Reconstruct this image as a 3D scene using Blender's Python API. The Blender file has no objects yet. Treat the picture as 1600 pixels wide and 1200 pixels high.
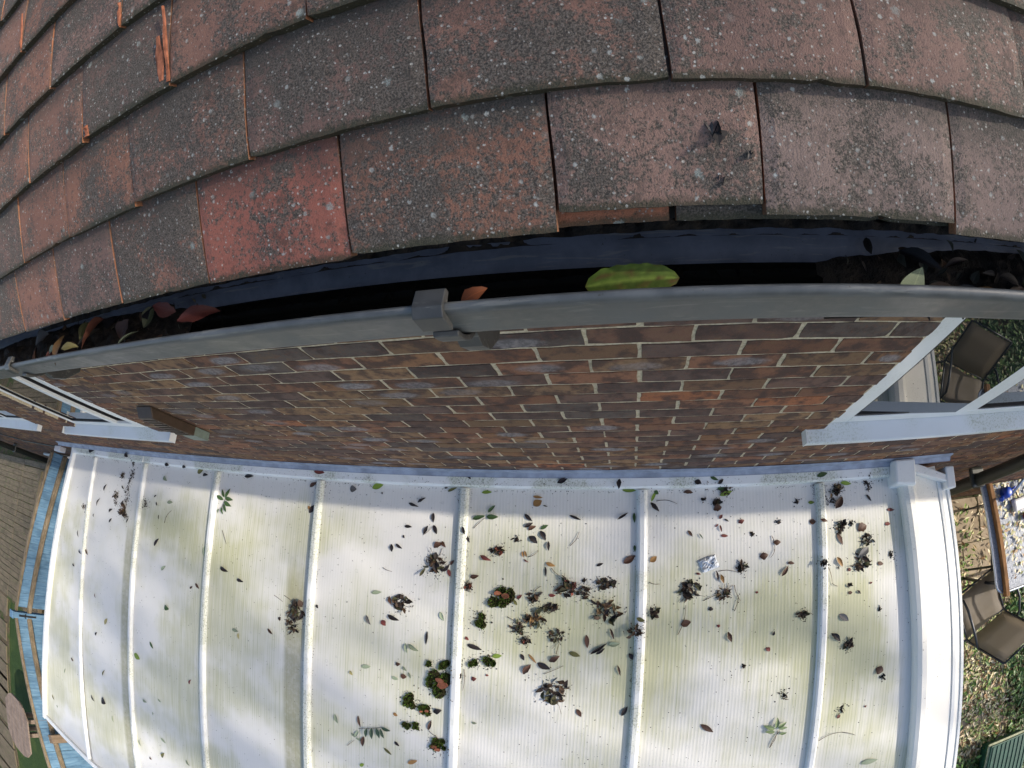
import bpy, math, random
from math import sin, cos, radians, pi, sqrt, atan2, floor
from mathutils import Matrix, Vector, noise
random.seed(7)
R = random.random
U = random.uniform
scene = bpy.context.scene
col = scene.collection

# ------------------------------------------------------------------ camera
cam_data = bpy.data.cameras.new('camera')
cam_data.type = 'PANO'
cam_data.sensor_fit = 'HORIZONTAL'
cam_data.sensor_width = 36.0
cam_data.sensor_height = 27.0
cam_data.clip_start = 0.01
cam_data.clip_end = 500
for holder in (cam_data, getattr(cam_data, 'cycles', None)):
    if holder is None: continue
    try:
        holder.panorama_type = 'FISHEYE_LENS_POLYNOMIAL'
        holder.fisheye_fov = radians(200)
        holder.fisheye_polynomial_k0 = 0.0
        holder.fisheye_polynomial_k1 = -1.29263177 / 22.5
        holder.fisheye_polynomial_k2 = -0.02477838 / 22.5 ** 2
        holder.fisheye_polynomial_k3 = 0.1778301 / 22.5 ** 3
        holder.fisheye_polynomial_k4 = -0.14142023 / 22.5 ** 4
    except Exception as ex:
        print('cam', ex)
cam = bpy.data.objects.new('camera', cam_data)
col.objects.link(cam)
CAM = Vector((0.08525628, -0.45121472, 0.9069469))
rot = Matrix(((0.97226525, 0.02929545, 0.23203893),
              (0.05661811, 0.93313295, -0.35504547),
              (-0.22692439, 0.35833597, 0.90559409)))
cam.matrix_world = Matrix.Translation(CAM) @ rot.to_4x4()
scene.camera = cam

# ------------------------------------------------------------------ light
SUN_EL, SUN_AZ = radians(31), radians(-.8)     # azimuth from +X towards +Y
world = bpy.data.worlds.new('World')
scene.world = world
world.use_nodes = True
wn = world.node_tree.nodes
sky = wn.new('ShaderNodeTexSky')
sky.sky_type = 'NISHITA'
sky.sun_disc = False
sky.sun_elevation = SUN_EL
sky.dust_density = 2.3
sky.ozone_density = 1.1
sky.sun_rotation = radians(90) - SUN_AZ
wn['Background'].inputs['Strength'].default_value = 0.15
world.node_tree.links.new(sky.outputs[0], wn['Background'].inputs['Color'])
sun_data = bpy.data.lights.new('sun', 'SUN')
sun_data.energy = 3.3
sun_data.angle = radians(0.6)
sun_data.color = (1.0, 0.90, 0.76)
sun = bpy.data.objects.new('sun', sun_data)
col.objects.link(sun)
sdir = Vector((cos(SUN_EL) * cos(SUN_AZ), cos(SUN_EL) * sin(SUN_AZ), sin(SUN_EL)))
sun.rotation_euler = sdir.to_track_quat('Z', 'Y').to_euler()
scene.view_settings.view_transform = 'Standard'
scene.view_settings.look = 'None'
scene.view_settings.gamma = 1
scene.view_settings.use_curve_mapping = False
scene.view_settings.exposure = 0.70
try:
    scene.cycles.max_bounces = 6
    scene.cycles.use_denoising = True
except Exception:
    pass

# ------------------------------------------------------------------ node helper
class NT:
    def __init__(s, name, rough=.7, spec=.4, metal=0., objcol=False):
        s.m = bpy.data.materials.new(name); s.m.use_nodes = True
        s.n = s.m.node_tree.nodes; s.l = s.m.node_tree.links
        s.b = s.n['Principled BSDF']
        s.b.inputs['Roughness'].default_value = rough
        s.b.inputs['Specular IOR Level'].default_value = spec
        s.b.inputs['Metallic'].default_value = metal
        s.tc = s.n.new('ShaderNodeTexCoord')
    def put(s, sock, v):
        if isinstance(v, (int, float)): sock.default_value = v
        elif isinstance(v, (tuple, list)):
            sock.default_value = tuple(v) + ((1,) if len(v) == 3 and len(sock.default_value) == 4 else ())
        else: s.l.new(v, sock)
    def obj(s): return s.tc.outputs['Object']
    def gen(s): return s.tc.outputs['Generated']
    def pos(s):
        g = s.n.new('ShaderNodeNewGeometry'); return g.outputs['Position']
    def info(s, o='Color'):
        g = s.n.new('ShaderNodeObjectInfo'); return g.outputs[o]
    def attr(s, name, o='Color'):
        g = s.n.new('ShaderNodeAttribute'); g.attribute_name = name; return g.outputs[o]
    def map(s, v, scale=(1, 1, 1), loc=(0, 0, 0)):
        m = s.n.new('ShaderNodeMapping'); s.l.new(v, m.inputs[0])
        s.put(m.inputs['Location'], loc); s.put(m.inputs['Scale'], scale); return m.outputs[0]
    def addv(s, a, b):
        m = s.n.new('ShaderNodeVectorMath'); m.operation = 'ADD'; s.put(m.inputs[0], a); s.put(m.inputs[1], b); return m.outputs[0]
    def noise(s, v, scale, detail=4, rough=.55, o='Fac', dist=0):
        t = s.n.new('ShaderNodeTexNoise'); s.l.new(v, t.inputs['Vector'])
        t.inputs['Scale'].default_value = scale; t.inputs['Detail'].default_value = detail
        t.inputs['Roughness'].default_value = rough; t.inputs['Distortion'].default_value = dist
        return t.outputs[o]
    def vor(s, v, scale, o='Distance', feat='F1', rnd=1):
        t = s.n.new('ShaderNodeTexVoronoi'); s.l.new(v, t.inputs['Vector']); t.feature = feat
        t.inputs['Scale'].default_value = scale; t.inputs['Randomness'].default_value = rnd
        return t.outputs[o]
    def math(s, op, a, b=0., c=0., clamp=False):
        m = s.n.new('ShaderNodeMath'); m.operation = op; m.use_clamp = clamp
        s.put(m.inputs[0], a); s.put(m.inputs[1], b)
        if op in ('MULTIPLY_ADD', 'COMPARE', 'SMOOTH_MIN'): s.put(m.inputs[2], c)
        return m.outputs[0]
    def ramp(s, v, lo, hi, a=0., b=1.):
        m = s.n.new('ShaderNodeMapRange'); m.interpolation_type = 'SMOOTHSTEP'
        s.l.new(v, m.inputs['Value']); s.put(m.inputs['From Min'], lo); s.put(m.inputs['From Max'], hi)
        s.put(m.inputs['To Min'], a); s.put(m.inputs['To Max'], b); return m.outputs[0]
    def mix(s, f, a, b, mode='MIX'):
        m = s.n.new('ShaderNodeMix'); m.data_type = 'RGBA'; m.blend_type = mode
        s.put(m.inputs[0], f); s.put(m.inputs[6], a); s.put(m.inputs[7], b); return m.outputs[2]
    def sep(s, v):
        m = s.n.new('ShaderNodeSeparateXYZ'); s.l.new(v, m.inputs[0]); return m.outputs
    def comb(s, x, y, z):
        m = s.n.new('ShaderNodeCombineXYZ'); s.put(m.inputs[0], x); s.put(m.inputs[1], y); s.put(m.inputs[2], z); return m.outputs[0]
    def base(s, c): s.put(s.b.inputs['Base Color'], c); return s
    def rough(s, v): s.put(s.b.inputs['Roughness'], v); return s
    def bump(s, h, strength=.5, dist=.002):
        b = s.n.new('ShaderNodeBump'); b.inputs['Strength'].default_value = strength
        b.inputs['Distance'].default_value = dist; s.l.new(h, b.inputs['Height'])
        s.l.new(b.outputs[0], s.b.inputs['Normal']); return s

def offset_coord(t):
    """object coordinates shifted by the object's random number, so no two pieces match"""
    r = t.info('Random')
    return t.addv(t.obj(), t.comb(t.math('MULTIPLY', r, 37.), t.math('MULTIPLY', r, 91.), t.math('MULTIPLY', r, 53.)))

# ---- clay tile
def mat_tile(name='weathered_clay_tile', stuff=False):
    t = NT(name, .8, .3)
    if stuff:
        v = t.obj(); base = t.attr('Col'); al = t.attr('Col', 'Alpha')
    else:
        v = offset_coord(t); base = t.info('Color'); al = t.info('Alpha')
    n1 = t.noise(v, 14, 5, .6)
    n2 = t.noise(v, 150, 5, .75)
    n3 = t.noise(v, 600, 2, .7)
    f = t.math('ADD', t.math('MULTIPLY', n1, .8), t.math('MULTIPLY', n2, .9))
    f = t.math('ADD', f, t.math('MULTIPLY', t.math('SUBTRACT', al, .5), .55))
    n4 = t.noise(v, 45, 5, .7)
    f = t.math('ADD', f, t.math('MULTIPLY', t.math('SUBTRACT', n4, .5), .5))
    f = t.math('ADD', f, t.math('MULTIPLY', t.math('SUBTRACT', t.noise(v, 260, 4, .8), .5), 1.0))
    f = t.math('ADD', f, t.math('MULTIPLY', t.math('SUBTRACT', t.noise(v, 22, 4, .65), .5), .7))
    red = t.ramp(f, .76, 1.02)
    dark = t.mix(t.ramp(n3, .35, .65), (.040, .035, .031), (.128, .110, .095))
    c = t.mix(red, dark, base)
    c = t.mix(t.ramp(n3, .58, .72, 0, .35), c, (.20, .17, .155))
    c = t.mix(t.math('MULTIPLY', t.ramp(n4, .52, .66), t.ramp(n2, .45, .55, 0, .6)), c, (.035, .034, .030))
    # green-black growth near the lower edge; darker towards the top
    if not stuff:
        s = t.sep(t.obj())
        edge = t.ramp(t.math('ADD', s[1], t.math('MULTIPLY', t.math('SUBTRACT', n2, .5), .014)), .0015, .009, 1, 0)
        c = t.mix(t.math('MULTIPLY', edge, .8), c, (.035, .036, .022))
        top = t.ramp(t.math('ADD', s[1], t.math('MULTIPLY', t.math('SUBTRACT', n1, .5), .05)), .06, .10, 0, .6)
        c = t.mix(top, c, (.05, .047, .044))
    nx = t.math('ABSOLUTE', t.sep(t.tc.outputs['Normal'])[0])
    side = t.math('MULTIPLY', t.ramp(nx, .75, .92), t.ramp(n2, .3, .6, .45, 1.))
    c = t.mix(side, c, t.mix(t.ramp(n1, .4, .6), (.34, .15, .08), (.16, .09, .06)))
    lv = t.addv(v, t.comb(t.math('MULTIPLY', t.math('SUBTRACT', n2, .5), .006), 0., 0.))
    for sc, th, w, cc in ((105, .15, .83, (.33, .35, .34)), (210, .17, .78, (.40, .41, .39)), (50, .12, .88, (.25, .29, .28)), (330, .2, .8, (.30, .29, .27))):
        tex = t.n.new('ShaderNodeTexVoronoi'); t.l.new(lv, tex.inputs['Vector']); tex.inputs['Scale'].default_value = sc
        pick = t.ramp(t.sep(tex.outputs['Color'])[0], w, w + .03)
        d = t.math('ADD', tex.outputs['Distance'], t.math('ADD', t.math('MULTIPLY', t.math('SUBTRACT', n3, .5), .35), t.math('MULTIPLY', t.math('SUBTRACT', n2, .5), .35)))
        spot = t.math('MULTIPLY', t.ramp(d, th, th + .09, 1, 0), pick)
        spot = t.math('MULTIPLY', spot, t.ramp(n2, .35, .6, .35, 1.))
        c = t.mix(spot, c, cc)
    t.base(t.mix(1., c, (1.0, .98, .95), 'MULTIPLY'))
    h = t.math('ADD', t.math('MULTIPLY', n2, 1.0), t.math('MULTIPLY', n3, .6))
    t.bump(h, .55, .0022)
    return t.m

# ---- brick
def mat_brick(name, stuff=False):
    t = NT(name, .85, .25)
    if stuff:
        v = t.obj(); base = t.attr('Col'); al = t.attr('Col', 'Alpha'); ctr = None
    else:
        v = offset_coord(t); base = t.info('Color'); al = t.info('Alpha'); ctr = t.obj()
    n1 = t.noise(v, 16, 4, .6); n2 = t.noise(v, 70, 5, .7); n3 = t.noise(v, 330, 3, .7)
    c = t.mix(t.ramp(n1, .42, .62, 0, .85), base, (.062, .042, .038))
    c = t.mix(t.ramp(n1, .3, .42, .55, 0), c, (.17, .105, .06))
    c = t.mix(t.ramp(n2, .5, .72, 0, .6), c, (.17, .075, .05))
    c = t.mix(t.ramp(n3, .6, .72, 0, .7), c, (.018, .014, .013))
    if ctr is not None:
        rnd_ = t.info('Random')
        m = t.addv(t.map(ctr, (13, 1, 34)), t.comb(t.math('SUBTRACT', t.math('FRACT', t.math('MULTIPLY', rnd_, 17.3)), .5), 0., t.math('SUBTRACT', t.math('FRACT', t.math('MULTIPLY', rnd_, 71.7)), .5)))
        m = t.addv(m, t.comb(t.math('MULTIPLY', t.math('SUBTRACT', n1, .5), 1.3), 0., t.math('MULTIPLY', t.math('SUBTRACT', n2, .5), .9)))
        sp = t.sep(m)
        d = t.math('SQRT', t.math('ADD', t.math('MULTIPLY', sp[0], sp[0]), t.math('MULTIPLY', sp[2], sp[2])))
        kiss = t.math('MULTIPLY', t.ramp(d, .55, 1.0, 1, 0), al)
        c = t.mix(kiss, c, t.mix(t.ramp(n2, .4, .6), (.15, .145, .155), (.30, .285, .29)))
    t.base(c)
    t.bump(t.math('ADD', n2, t.math('MULTIPLY', n3, .7)), .6, .003)
    return t.m

def mat_mortar():
    t = NT('mortar', .95, .1)
    v = t.obj(); n = t.noise(v, 120, 4); n1 = t.noise(v, 5, 3)
    c = t.mix(t.ramp(n, .3, .7), (.42, .35, .24), (.62, .54, .39))
    c = t.mix(t.ramp(n1, .55, .7, 0, .4), c, (.30, .27, .22))
    return t.base(c).bump(n, .5, .003).m

def mat_simple(name, c, rough=.6, spec=.4, var=.15, scale=30, bump=.2, metal=0., bd=.001):
    t = NT(name, rough, spec, metal)
    n = t.noise(t.obj(), scale, 5, .6)
    lo = tuple(x * (1 - var) for x in c); hi = tuple(min(1, x * (1 + var)) for x in c)
    t.base(t.mix(t.ramp(n, .3, .7), lo, hi))
    if bump: t.bump(n, bump, bd)
    return t.m

def mat_upvc(name='white_upvc', dirt=.35, c=(.74, .76, .76)):
    t = NT(name, .3, .5)
    v = t.pos(); n = t.noise(v, 9, 5, .65); f = t.noise(v, 130, 5, .7); g = t.noise(v, 2.2, 3)
    cc = t.mix(t.ramp(n, .5, .75, 0, dirt * .6), c, (.50, .52, .46))
    k = t.math('MULTIPLY', t.ramp(g, .45, .62), dirt * 2.2, clamp=True)
    cc = t.mix(t.math('MULTIPLY', k, .38), cc, (.44, .47, .35))
    cc = t.mix(t.math('MULTIPLY', t.ramp(f, .50, .62, 0, .75), k), cc, (.20, .23, .13))
    cc = t.mix(t.ramp(f, .70, .74, 0, .8), cc, (.07, .065, .05))
    return t.base(cc).rough(t.ramp(n, .3, .7, .28, .5)).m

def mat_panel():
    t = NT('opal_polycarbonate', .32, .5)
    v = t.pos(); s = t.sep(v)
    # fine flutes running down the slope
    fl = t.math('SINE', t.math('MULTIPLY', s[0], 2 * pi / .0165))
    n = t.noise(v, 1.1, 4, .6); n2 = t.noise(t.map(v, (110, 3.0, 1)), 1., 4, .6); n3 = t.noise(v, 26, 5, .7); n4 = t.noise(t.map(v, (2.2, .6, 1), (4, 2, 0)), 2.1, 4, .6)
    c = (.70, .695, .67)
    al = t.ramp(n, .42, .62)
    # algae that has settled in drifts beside the bars and in the sheltered middle
    tot = t.math('MULTIPLY', al, .8)
    for (x, y, rx, ry, k) in ((1.24, -.80, .16, .28, 1.1), (.80, -.66, .22, .25, .6), (-.12, -.75, .40, .25, .65), (-1.24, -.92, .35, .3, .55),
                              (.95, -1.0, .3, .4, .5), (-1.73, -.72, .10, .16, 1.0), (-3.03, -.5, .5, .25, .5), (.2, -.95, .2, .25, .8), (.55, -.62, .35, .3, .35), (1.2, -1.3, .3, .35, .45), (-2.2, -.6, .4, .3, .4)):
        dx = t.math('DIVIDE', t.math('SUBTRACT', s[0], x), rx); dy = t.math('DIVIDE', t.math('SUBTRACT', s[1], y), ry)
        d = t.math('SQRT', t.math('ADD', t.math('MULTIPLY', dx, dx), t.math('MULTIPLY', dy, dy)))
        d = t.math('ADD', d, t.math('MULTIPLY', t.math('SUBTRACT', n4, .5), 1.6))
        tot = t.math('ADD', tot, t.ramp(d, .1, 1.35, k * 1.05, 0))
    tot = t.math('MULTIPLY', tot, t.ramp(n2, .25, .75, .6, 1.15))
    wall = t.ramp(t.math('ADD', s[1], t.math('MULTIPLY', t.math('SUBTRACT', n4, .5), .4)), -.38, -.12, 1, .08)
    tot = t.math('MULTIPLY', tot, wall, clamp=True)
    c1 = t.mix(tot, c, (.50, .50, .335))
    gr = t.math('MULTIPLY', t.math('MULTIPLY', t.ramp(fl, .55, 1.0), t.ramp(n2, .35, .65, .1, 1)), t.ramp(tot, .0, .6, .10, .55))
    c1 = t.mix(gr, c1, (.30, .34, .20))
    # brown-green run-off bands left of two of the bars
    for x, w in ((-1.70, .085), (-3.385, .09)):
        xx = t.math('ADD', s[0], t.math('MULTIPLY', t.math('ADD', s[1], 1.2), .012))
        d = t.math('ABSOLUTE', t.math('SUBTRACT', xx, x))
        bnd = t.math('MULTIPLY', t.ramp(d, w * .55, w, .8, 0), t.ramp(s[1], -.75, -.50, 1, 0))
        bnd = t.math('MULTIPLY', bnd, t.ramp(n3, .25, .6, .6, 1))
        c1 = t.mix(bnd, c1, (.32, .31, .20))
    # dried rain marks and specks
    tex = t.n.new('ShaderNodeTexVoronoi'); t.l.new(v, tex.inputs['Vector']); tex.inputs['Scale'].default_value = 32
    ring = t.math('MULTIPLY', t.ramp(t.math('ABSOLUTE', t.math('SUBTRACT', tex.outputs['Distance'], .27)), .0, .10, 1, 0), t.ramp(t.sep(tex.outputs['Color'])[0], .86, .9, 0, .35))
    ring = t.math('MULTIPLY', ring, t.ramp(n3, .4, .6))
    c1 = t.mix(ring, c1, (.35, .37, .36))
    sp = t.n.new('ShaderNodeTexVoronoi'); t.l.new(v, sp.inputs['Vector']); sp.inputs['Scale'].default_value = 75
    pick = t.math('MULTIPLY', t.ramp(t.sep(sp.outputs['Color'])[1], .955, .965), t.ramp(n, .4, .6, .25, 1))
    spot = t.math('MULTIPLY', t.ramp(t.math('ADD', sp.outputs['Distance'], t.math('MULTIPLY', n3, .3)), .25, .34, 1, 0), pick)
    c1 = t.mix(spot, c1, (.10, .09, .07))
    t.base(c1)
    t.bump(fl, .25, .0006)
    t.rough(t.ramp(tot, 0, .8, .38, .7))
    return t.m

def mat_gutter(name='grey_gutter_plastic', c=(.115, .125, .13)):
    t = NT(name, .42, .5)
    v = t.obj(); n = t.noise(t.map(v, (1, 1, 1)), 25, 5, .65); s = t.noise(t.map(v, (8, 90, 60)), 1.6, 4, .6, dist=1.2); f = t.noise(v, 260, 3)
    cc = t.mix(t.ramp(n, .35, .7), tuple(x * .72 for x in c), tuple(x * 1.15 for x in c))
    cc = t.mix(t.ramp(s, .56, .66, 0, .4), cc, (.21, .21, .19))
    cc = t.mix(t.ramp(f, .68, .74, 0, .8), cc, (.03, .028, .02))
    t.base(cc); t.rough(t.ramp(n, .3, .7, .36, .58)); t.bump(f, .1, .0006)
    return t.m

def mat_leaf():
    t = NT('leaf', .5, .35)
    v = offset_coord(t); n = t.noise(v, 90, 4, .6); n1 = t.noise(v, 30, 3)
    c = t.mix(t.ramp(n, .35, .7, 0, .6), t.info('Color'), t.mix(1., t.info('Color'), (.45, .40, .40), 'MULTIPLY'))
    o = t.sep(t.obj())
    rib = t.ramp(t.math('ABSOLUTE', o[1]), .0, .035, .35, 0)
    c = t.mix(rib, c, t.mix(1., t.info('Color'), (1.9, 1.8, 1.6), 'MULTIPLY'))
    t.base(c); t.bump(n, .3, .002)
    return t.m

def mat_vcol(name, rough=.65, spec=.3, scale=80, dark=.5, bump=.3):
    t = NT(name, rough, spec)
    v = t.pos(); n = t.noise(v, scale, 4, .6)
    c = t.mix(t.ramp(n, .3, .75, 0, dark), t.attr('Col'), t.mix(1., t.attr('Col'), (.35, .33, .32), 'MULTIPLY'))
    t.base(c)
    if bump: t.bump(n, bump, .002)
    return t.m

def mat_wood(name, c1, c2, grain=(3, 60, 60), rough=.8, moss=0.):
    t = NT(name, rough, .2)
    v = offset_coord(t)
    g = t.noise(t.map(v, grain), 1.5, 5, .65, dist=.6); n = t.noise(v, 5, 4)
    c = t.mix(t.ramp(g, .3, .7), c1, c2)
    c = t.mix(t.ramp(n, .45, .7, 0, .45), c, tuple(x * .5 for x in c1))
    if moss: c = t.mix(t.ramp(t.noise(v, 11, 4), .5, .7, 0, moss), c, (.07, .09, .03))
    return t.base(c).bump(g, .5, .002).m

def mat_glass_dark():
    t = NT('window_glass', .01, .5)
    t.b.inputs['IOR'].default_value = 1.9
    n = t.noise(t.pos(), 1.3, 2)
    t.base((.012, .014, .015)); t.bump(n, .03, .01)
    return t.m

def mat_ground():
    t = NT('soil_and_moss', .95, .1)
    v = t.pos(); n = t.noise(v, 3, 6, .6); f = t.noise(v, 45, 5, .7)
    c = t.mix(t.ramp(f, .3, .7), (.045, .035, .022), (.12, .10, .07))
    c = t.mix(t.ramp(n, .45, .6, 0, .8), c, (.035, .065, .018))
    return t.base(c).bump(f, .8, .02).m

def mat_lawn():
    t = NT('lawn_grass', .9, .1)
    v = t.pos(); n = t.noise(v, 2, 5); f = t.noise(v, 70, 5, .7)
    c = t.mix(t.ramp(f, .3, .7), (.02, .04, .015), (.045, .08, .028))
    c = t.mix(t.ramp(n, .5, .7, 0, .5), c, (.07, .10, .03))
    return t.base(c).bump(f, 1., .03).m

def mat_slab():
    t = NT('sandstone_paving', .85, .2)
    v = offset_coord(t); n = t.noise(v, 6, 5); f = t.noise(v, 60, 5, .7)
    c = t.mix(t.ramp(n, .3, .7), (.30, .24, .17), (.42, .35, .26))
    c = t.mix(t.ramp(f, .55, .75, 0, .6), c, (.16, .13, .10))
    return t.base(c).bump(f, .6, .004).m

def mat_mesh_fabric():
    t = NT('grey_mesh_fabric', .7, .3)
    v = t.obj(); s = t.sep(v)
    a = t.math('SINE', t.math('MULTIPLY', s[0], 900.)); b = t.math('SINE', t.math('MULTIPLY', s[1], 900.))
    w = t.math('MULTIPLY', a, b); n = t.noise(v, 7, 4)
    c = t.mix(t.ramp(w, -.6, .6), (.25, .225, .20), (.40, .365, .33))
    c = t.mix(t.ramp(n, .4, .7, 0, .6), c, (.26, .22, .16))
    t.base(c).bump(w, .2, .001)
    tr_ = t.n.new('ShaderNodeBsdfTranslucent'); t.put(tr_.inputs['Color'], (.60, .55, .48)); ms = t.n.new('ShaderNodeMixShader'); ms.inputs[0].default_value = .55
    t.l.new(t.b.outputs[0], ms.inputs[1]); t.l.new(tr_.outputs[0], ms.inputs[2]); t.l.new(ms.outputs[0], t.n['Material Output'].inputs['Surface'])
    return t.m

def mat_table():
    t = NT('rippled_table_glass', .22, .6)
    v = t.obj(); n = t.vor(v, 30, 'Distance', 'DISTANCE_TO_EDGE'); g = t.noise(v, 9, 4)
    c = t.mix(t.ramp(n, .0, .06), (.13, .15, .18), (.30, .34, .41))
    c = t.mix(t.ramp(g, .45, .7, 0, .5), c, (.22, .25, .29))
    return t.base(c).bump(n, .4, .003).m

def mat_water():
    t = NT('murky_water', .06, .5)
    n = t.noise(t.obj(), 20, 2)
    t.base((.006, .006, .005)); t.bump(n, .05, .002)
    return t.m

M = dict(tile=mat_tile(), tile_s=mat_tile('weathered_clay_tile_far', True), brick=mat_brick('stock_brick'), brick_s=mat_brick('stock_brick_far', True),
         mortar=mat_mortar(), upvc=mat_upvc(), upvc_clean=mat_upvc('white_upvc_clean', .08), panel=mat_panel(),
         side=mat_upvc('cream_side_panel', .12, (.80, .79, .74)), sill=mat_upvc('window_sill_white', .3, (.62, .66, .70)), bar=mat_upvc('bar_cover_upvc', 1.0),
         gut=mat_gutter(c=(.088, .096, .10)), gut_sheen=mat_gutter('gutter_sky_sheen', (.085, .10, .135)), blackp=mat_simple('black_pipe', (.03, .034, .03), .4, .5),
         bracket=mat_gutter('brown_grey_bracket', (.05, .052, .052)), lead=mat_simple('lead_flashing', (.25, .29, .37), .5, .5, .25, 12),
         felt=mat_simple('roofing_felt', (.012, .012, .012), .9, .1), fascia=mat_simple('black_fascia', (.02, .02, .02), .5, .4),
         leaf=mat_leaf(), litter=mat_vcol('leaf_litter'), moss=mat_vcol('moss', .95, .1, 200, .4, .8), twig=mat_simple('twig_bark', (.10, .065, .045), .8, .2, .4, 200),
         muck=mat_simple('gutter_muck', (.02, .015, .010), .7, .3, .6, 90, .9, 0, .006), glass=mat_glass_dark(), gasket=mat_simple('black_gasket', (.012, .012, .014), .5, .4),
         vent=mat_simple('brown_vent_plastic', (.055, .035, .022), .5, .4), vent_in=mat_simple('green_grey_vent_end', (.16, .2, .17), .5, .4),
         ground=mat_ground(), lawn=mat_lawn(), slab=mat_slab(), water=mat_water(),
         blue=mat_wood('blue_painted_board', (.085, .18, .30), (.17, .30, .43), (40, 40, 3)), rail=mat_wood('weathered_rail', (.14, .11, .07), (.27, .22, .16), (40, 2, 40), moss=.3),
         deck=mat_wood('old_brown_board', (.075, .062, .042), (.16, .13, .09), (2, 50, 50), moss=.45), post=mat_wood('oak_post', (.16, .12, .08), (.28, .21, .15), (30, 30, 2)),
         pinkwood=mat_wood('pale_pink_wood', (.15, .115, .095), (.24, .19, .16), (2, 40, 40)), plank=mat_wood('brown_plank', (.14, .07, .03), (.30, .16, .07), (40, 2, 40)),
         fabric=mat_mesh_fabric(), frame=mat_simple('dark_metal_frame', (.035, .04, .05), .35, .5, .1, 30, 0, .6), rim=mat_simple('silver_metal_rim', (.45, .49, .55), .3, .5, .1, 30, 0, .8),
         table=mat_table(), bin=mat_simple('dark_green_plastic', (.018, .075, .05), .45, .4, .2, 8), binlid=mat_simple('faded_bin_rim', (.32, .34, .22), .6, .3, .3, 20),
         bluep=mat_simple('bright_blue_plastic', (.01, .06, .42), .35, .5, .1), whitep=mat_simple('white_plastic', (.7, .7, .72), .4, .5, .05), redp=mat_simple('red_plastic', (.5, .03, .03), .4, .5, .1),
         ivy=mat_vcol('ground_ivy_leaves', .5, .4, 30, .35, .1), bark=mat_simple('tree_bark', (.09, .07, .05), .9, .1, .3, 6, .6, 0, .02), crown=mat_vcol('tree_leaves', .6, .3, 3, .3, 0),
         brass=mat_simple('black_iron', (.015, .015, .017), .5, .5), wrap=mat_simple('crumpled_clear_film', (.50, .54, .60), .18, .8, .25, 40, .3), orange=mat_simple('broken_clay', (.25, .095, .055), .85, .2, .35, 120, .5))

# ------------------------------------------------------------------ mesh helpers
class MB:
    def __init__(s): s.v = []; s.f = []; s.c = []; s.cur = (1, 1, 1, 1)
    def add(s, vs, fs, c=None):
        o = len(s.v); s.v += [tuple(v) for v in vs]; s.f += [tuple(i + o for i in f) for f in fs]
        s.c += [c or s.cur] * len(vs); return s
    def box(s, x0, x1, y0, y1, z0, z1, c=None, M4=None):
        vs = [(x, y, z) for x in (x0, x1) for y in (y0, y1) for z in (z0, z1)]
        if M4: vs = [tuple(M4 @ Vector(v)) for v in vs]
        return s.add(vs, [(0, 1, 3, 2), (4, 6, 7, 5), (0, 4, 5, 1), (2, 3, 7, 6), (0, 2, 6, 4), (1, 5, 7, 3)], c)
    def hexa(s, p, c=None):   # 8 points: bottom 4 ccw, top 4 ccw
        return s.add(p, [(3, 2, 1, 0), (4, 5, 6, 7), (0, 1, 5, 4), (1, 2, 6, 5), (2, 3, 7, 6), (3, 0, 4, 7)], c)
    def sweep(s, prof, x0, x1, n=1, closed=True, axis='x', c=None):
        rings = []
        for i in range(n + 1):
            x = x0 + (x1 - x0) * i / n
            rings.append([(x, a, b) for a, b in prof])
        m = len(prof); vs = [v for r in rings for v in r]; fs = []
        for i in range(n):
            for j in range(m if closed else m - 1):
                k = (j + 1) % m
                fs.append((i * m + j, i * m + k, (i + 1) * m + k, (i + 1) * m + j))
        if closed: fs += [tuple(range(m))[::-1], tuple(n * m + j for j in range(m))]
        return s.add(vs, fs, c)
    def tube(s, pts, r, n=6, c=None, taper=None):
        pts = [Vector(p) for p in pts]; vs = []; fs = []; L = len(pts)
        for i, p in enumerate(pts):
            d = (pts[min(i + 1, L - 1)] - pts[max(i - 1, 0)]).normalized()
            a = d.orthogonal().normalized()
            if i and abs(pa.dot(d)) < .99: a = (pa - d * pa.dot(d)).normalized()
            pa = a; b = d.cross(a)
            rr = r if taper is None else r + (taper - r) * i / (L - 1)
            vs += [tuple(p + (a * cos(2 * pi * k / n) + b * sin(2 * pi * k / n)) * rr) for k in range(n)]
        for i in range(L - 1):
            for k in range(n):
                q = (k + 1) % n; fs.append((i * n + k, i * n + q, (i + 1) * n + q, (i + 1) * n + k))
        fs += [tuple(range(n))[::-1], tuple((L - 1) * n + k for k in range(n))]
        return s.add(vs, fs, c)
    def mesh(s, name, mat, smooth=False, colors=False):
        me = bpy.data.meshes.new(name); me.from_pydata(s.v, [], s.f); me.materials.append(mat)
        if smooth: me.polygons.foreach_set('use_smooth', [True] * len(me.polygons))
        if colors:
            a = me.color_attributes.new('Col', 'FLOAT_COLOR', 'POINT')
            a.data.foreach_set('color', [x for c in s.c for x in c])
        me.update(); return me
    def build(s, name, mat, parent=None, smooth=False, colors=False, bevel=0.):
        return link(name, s.mesh(name, mat, smooth, colors), parent, bevel=bevel)

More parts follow.
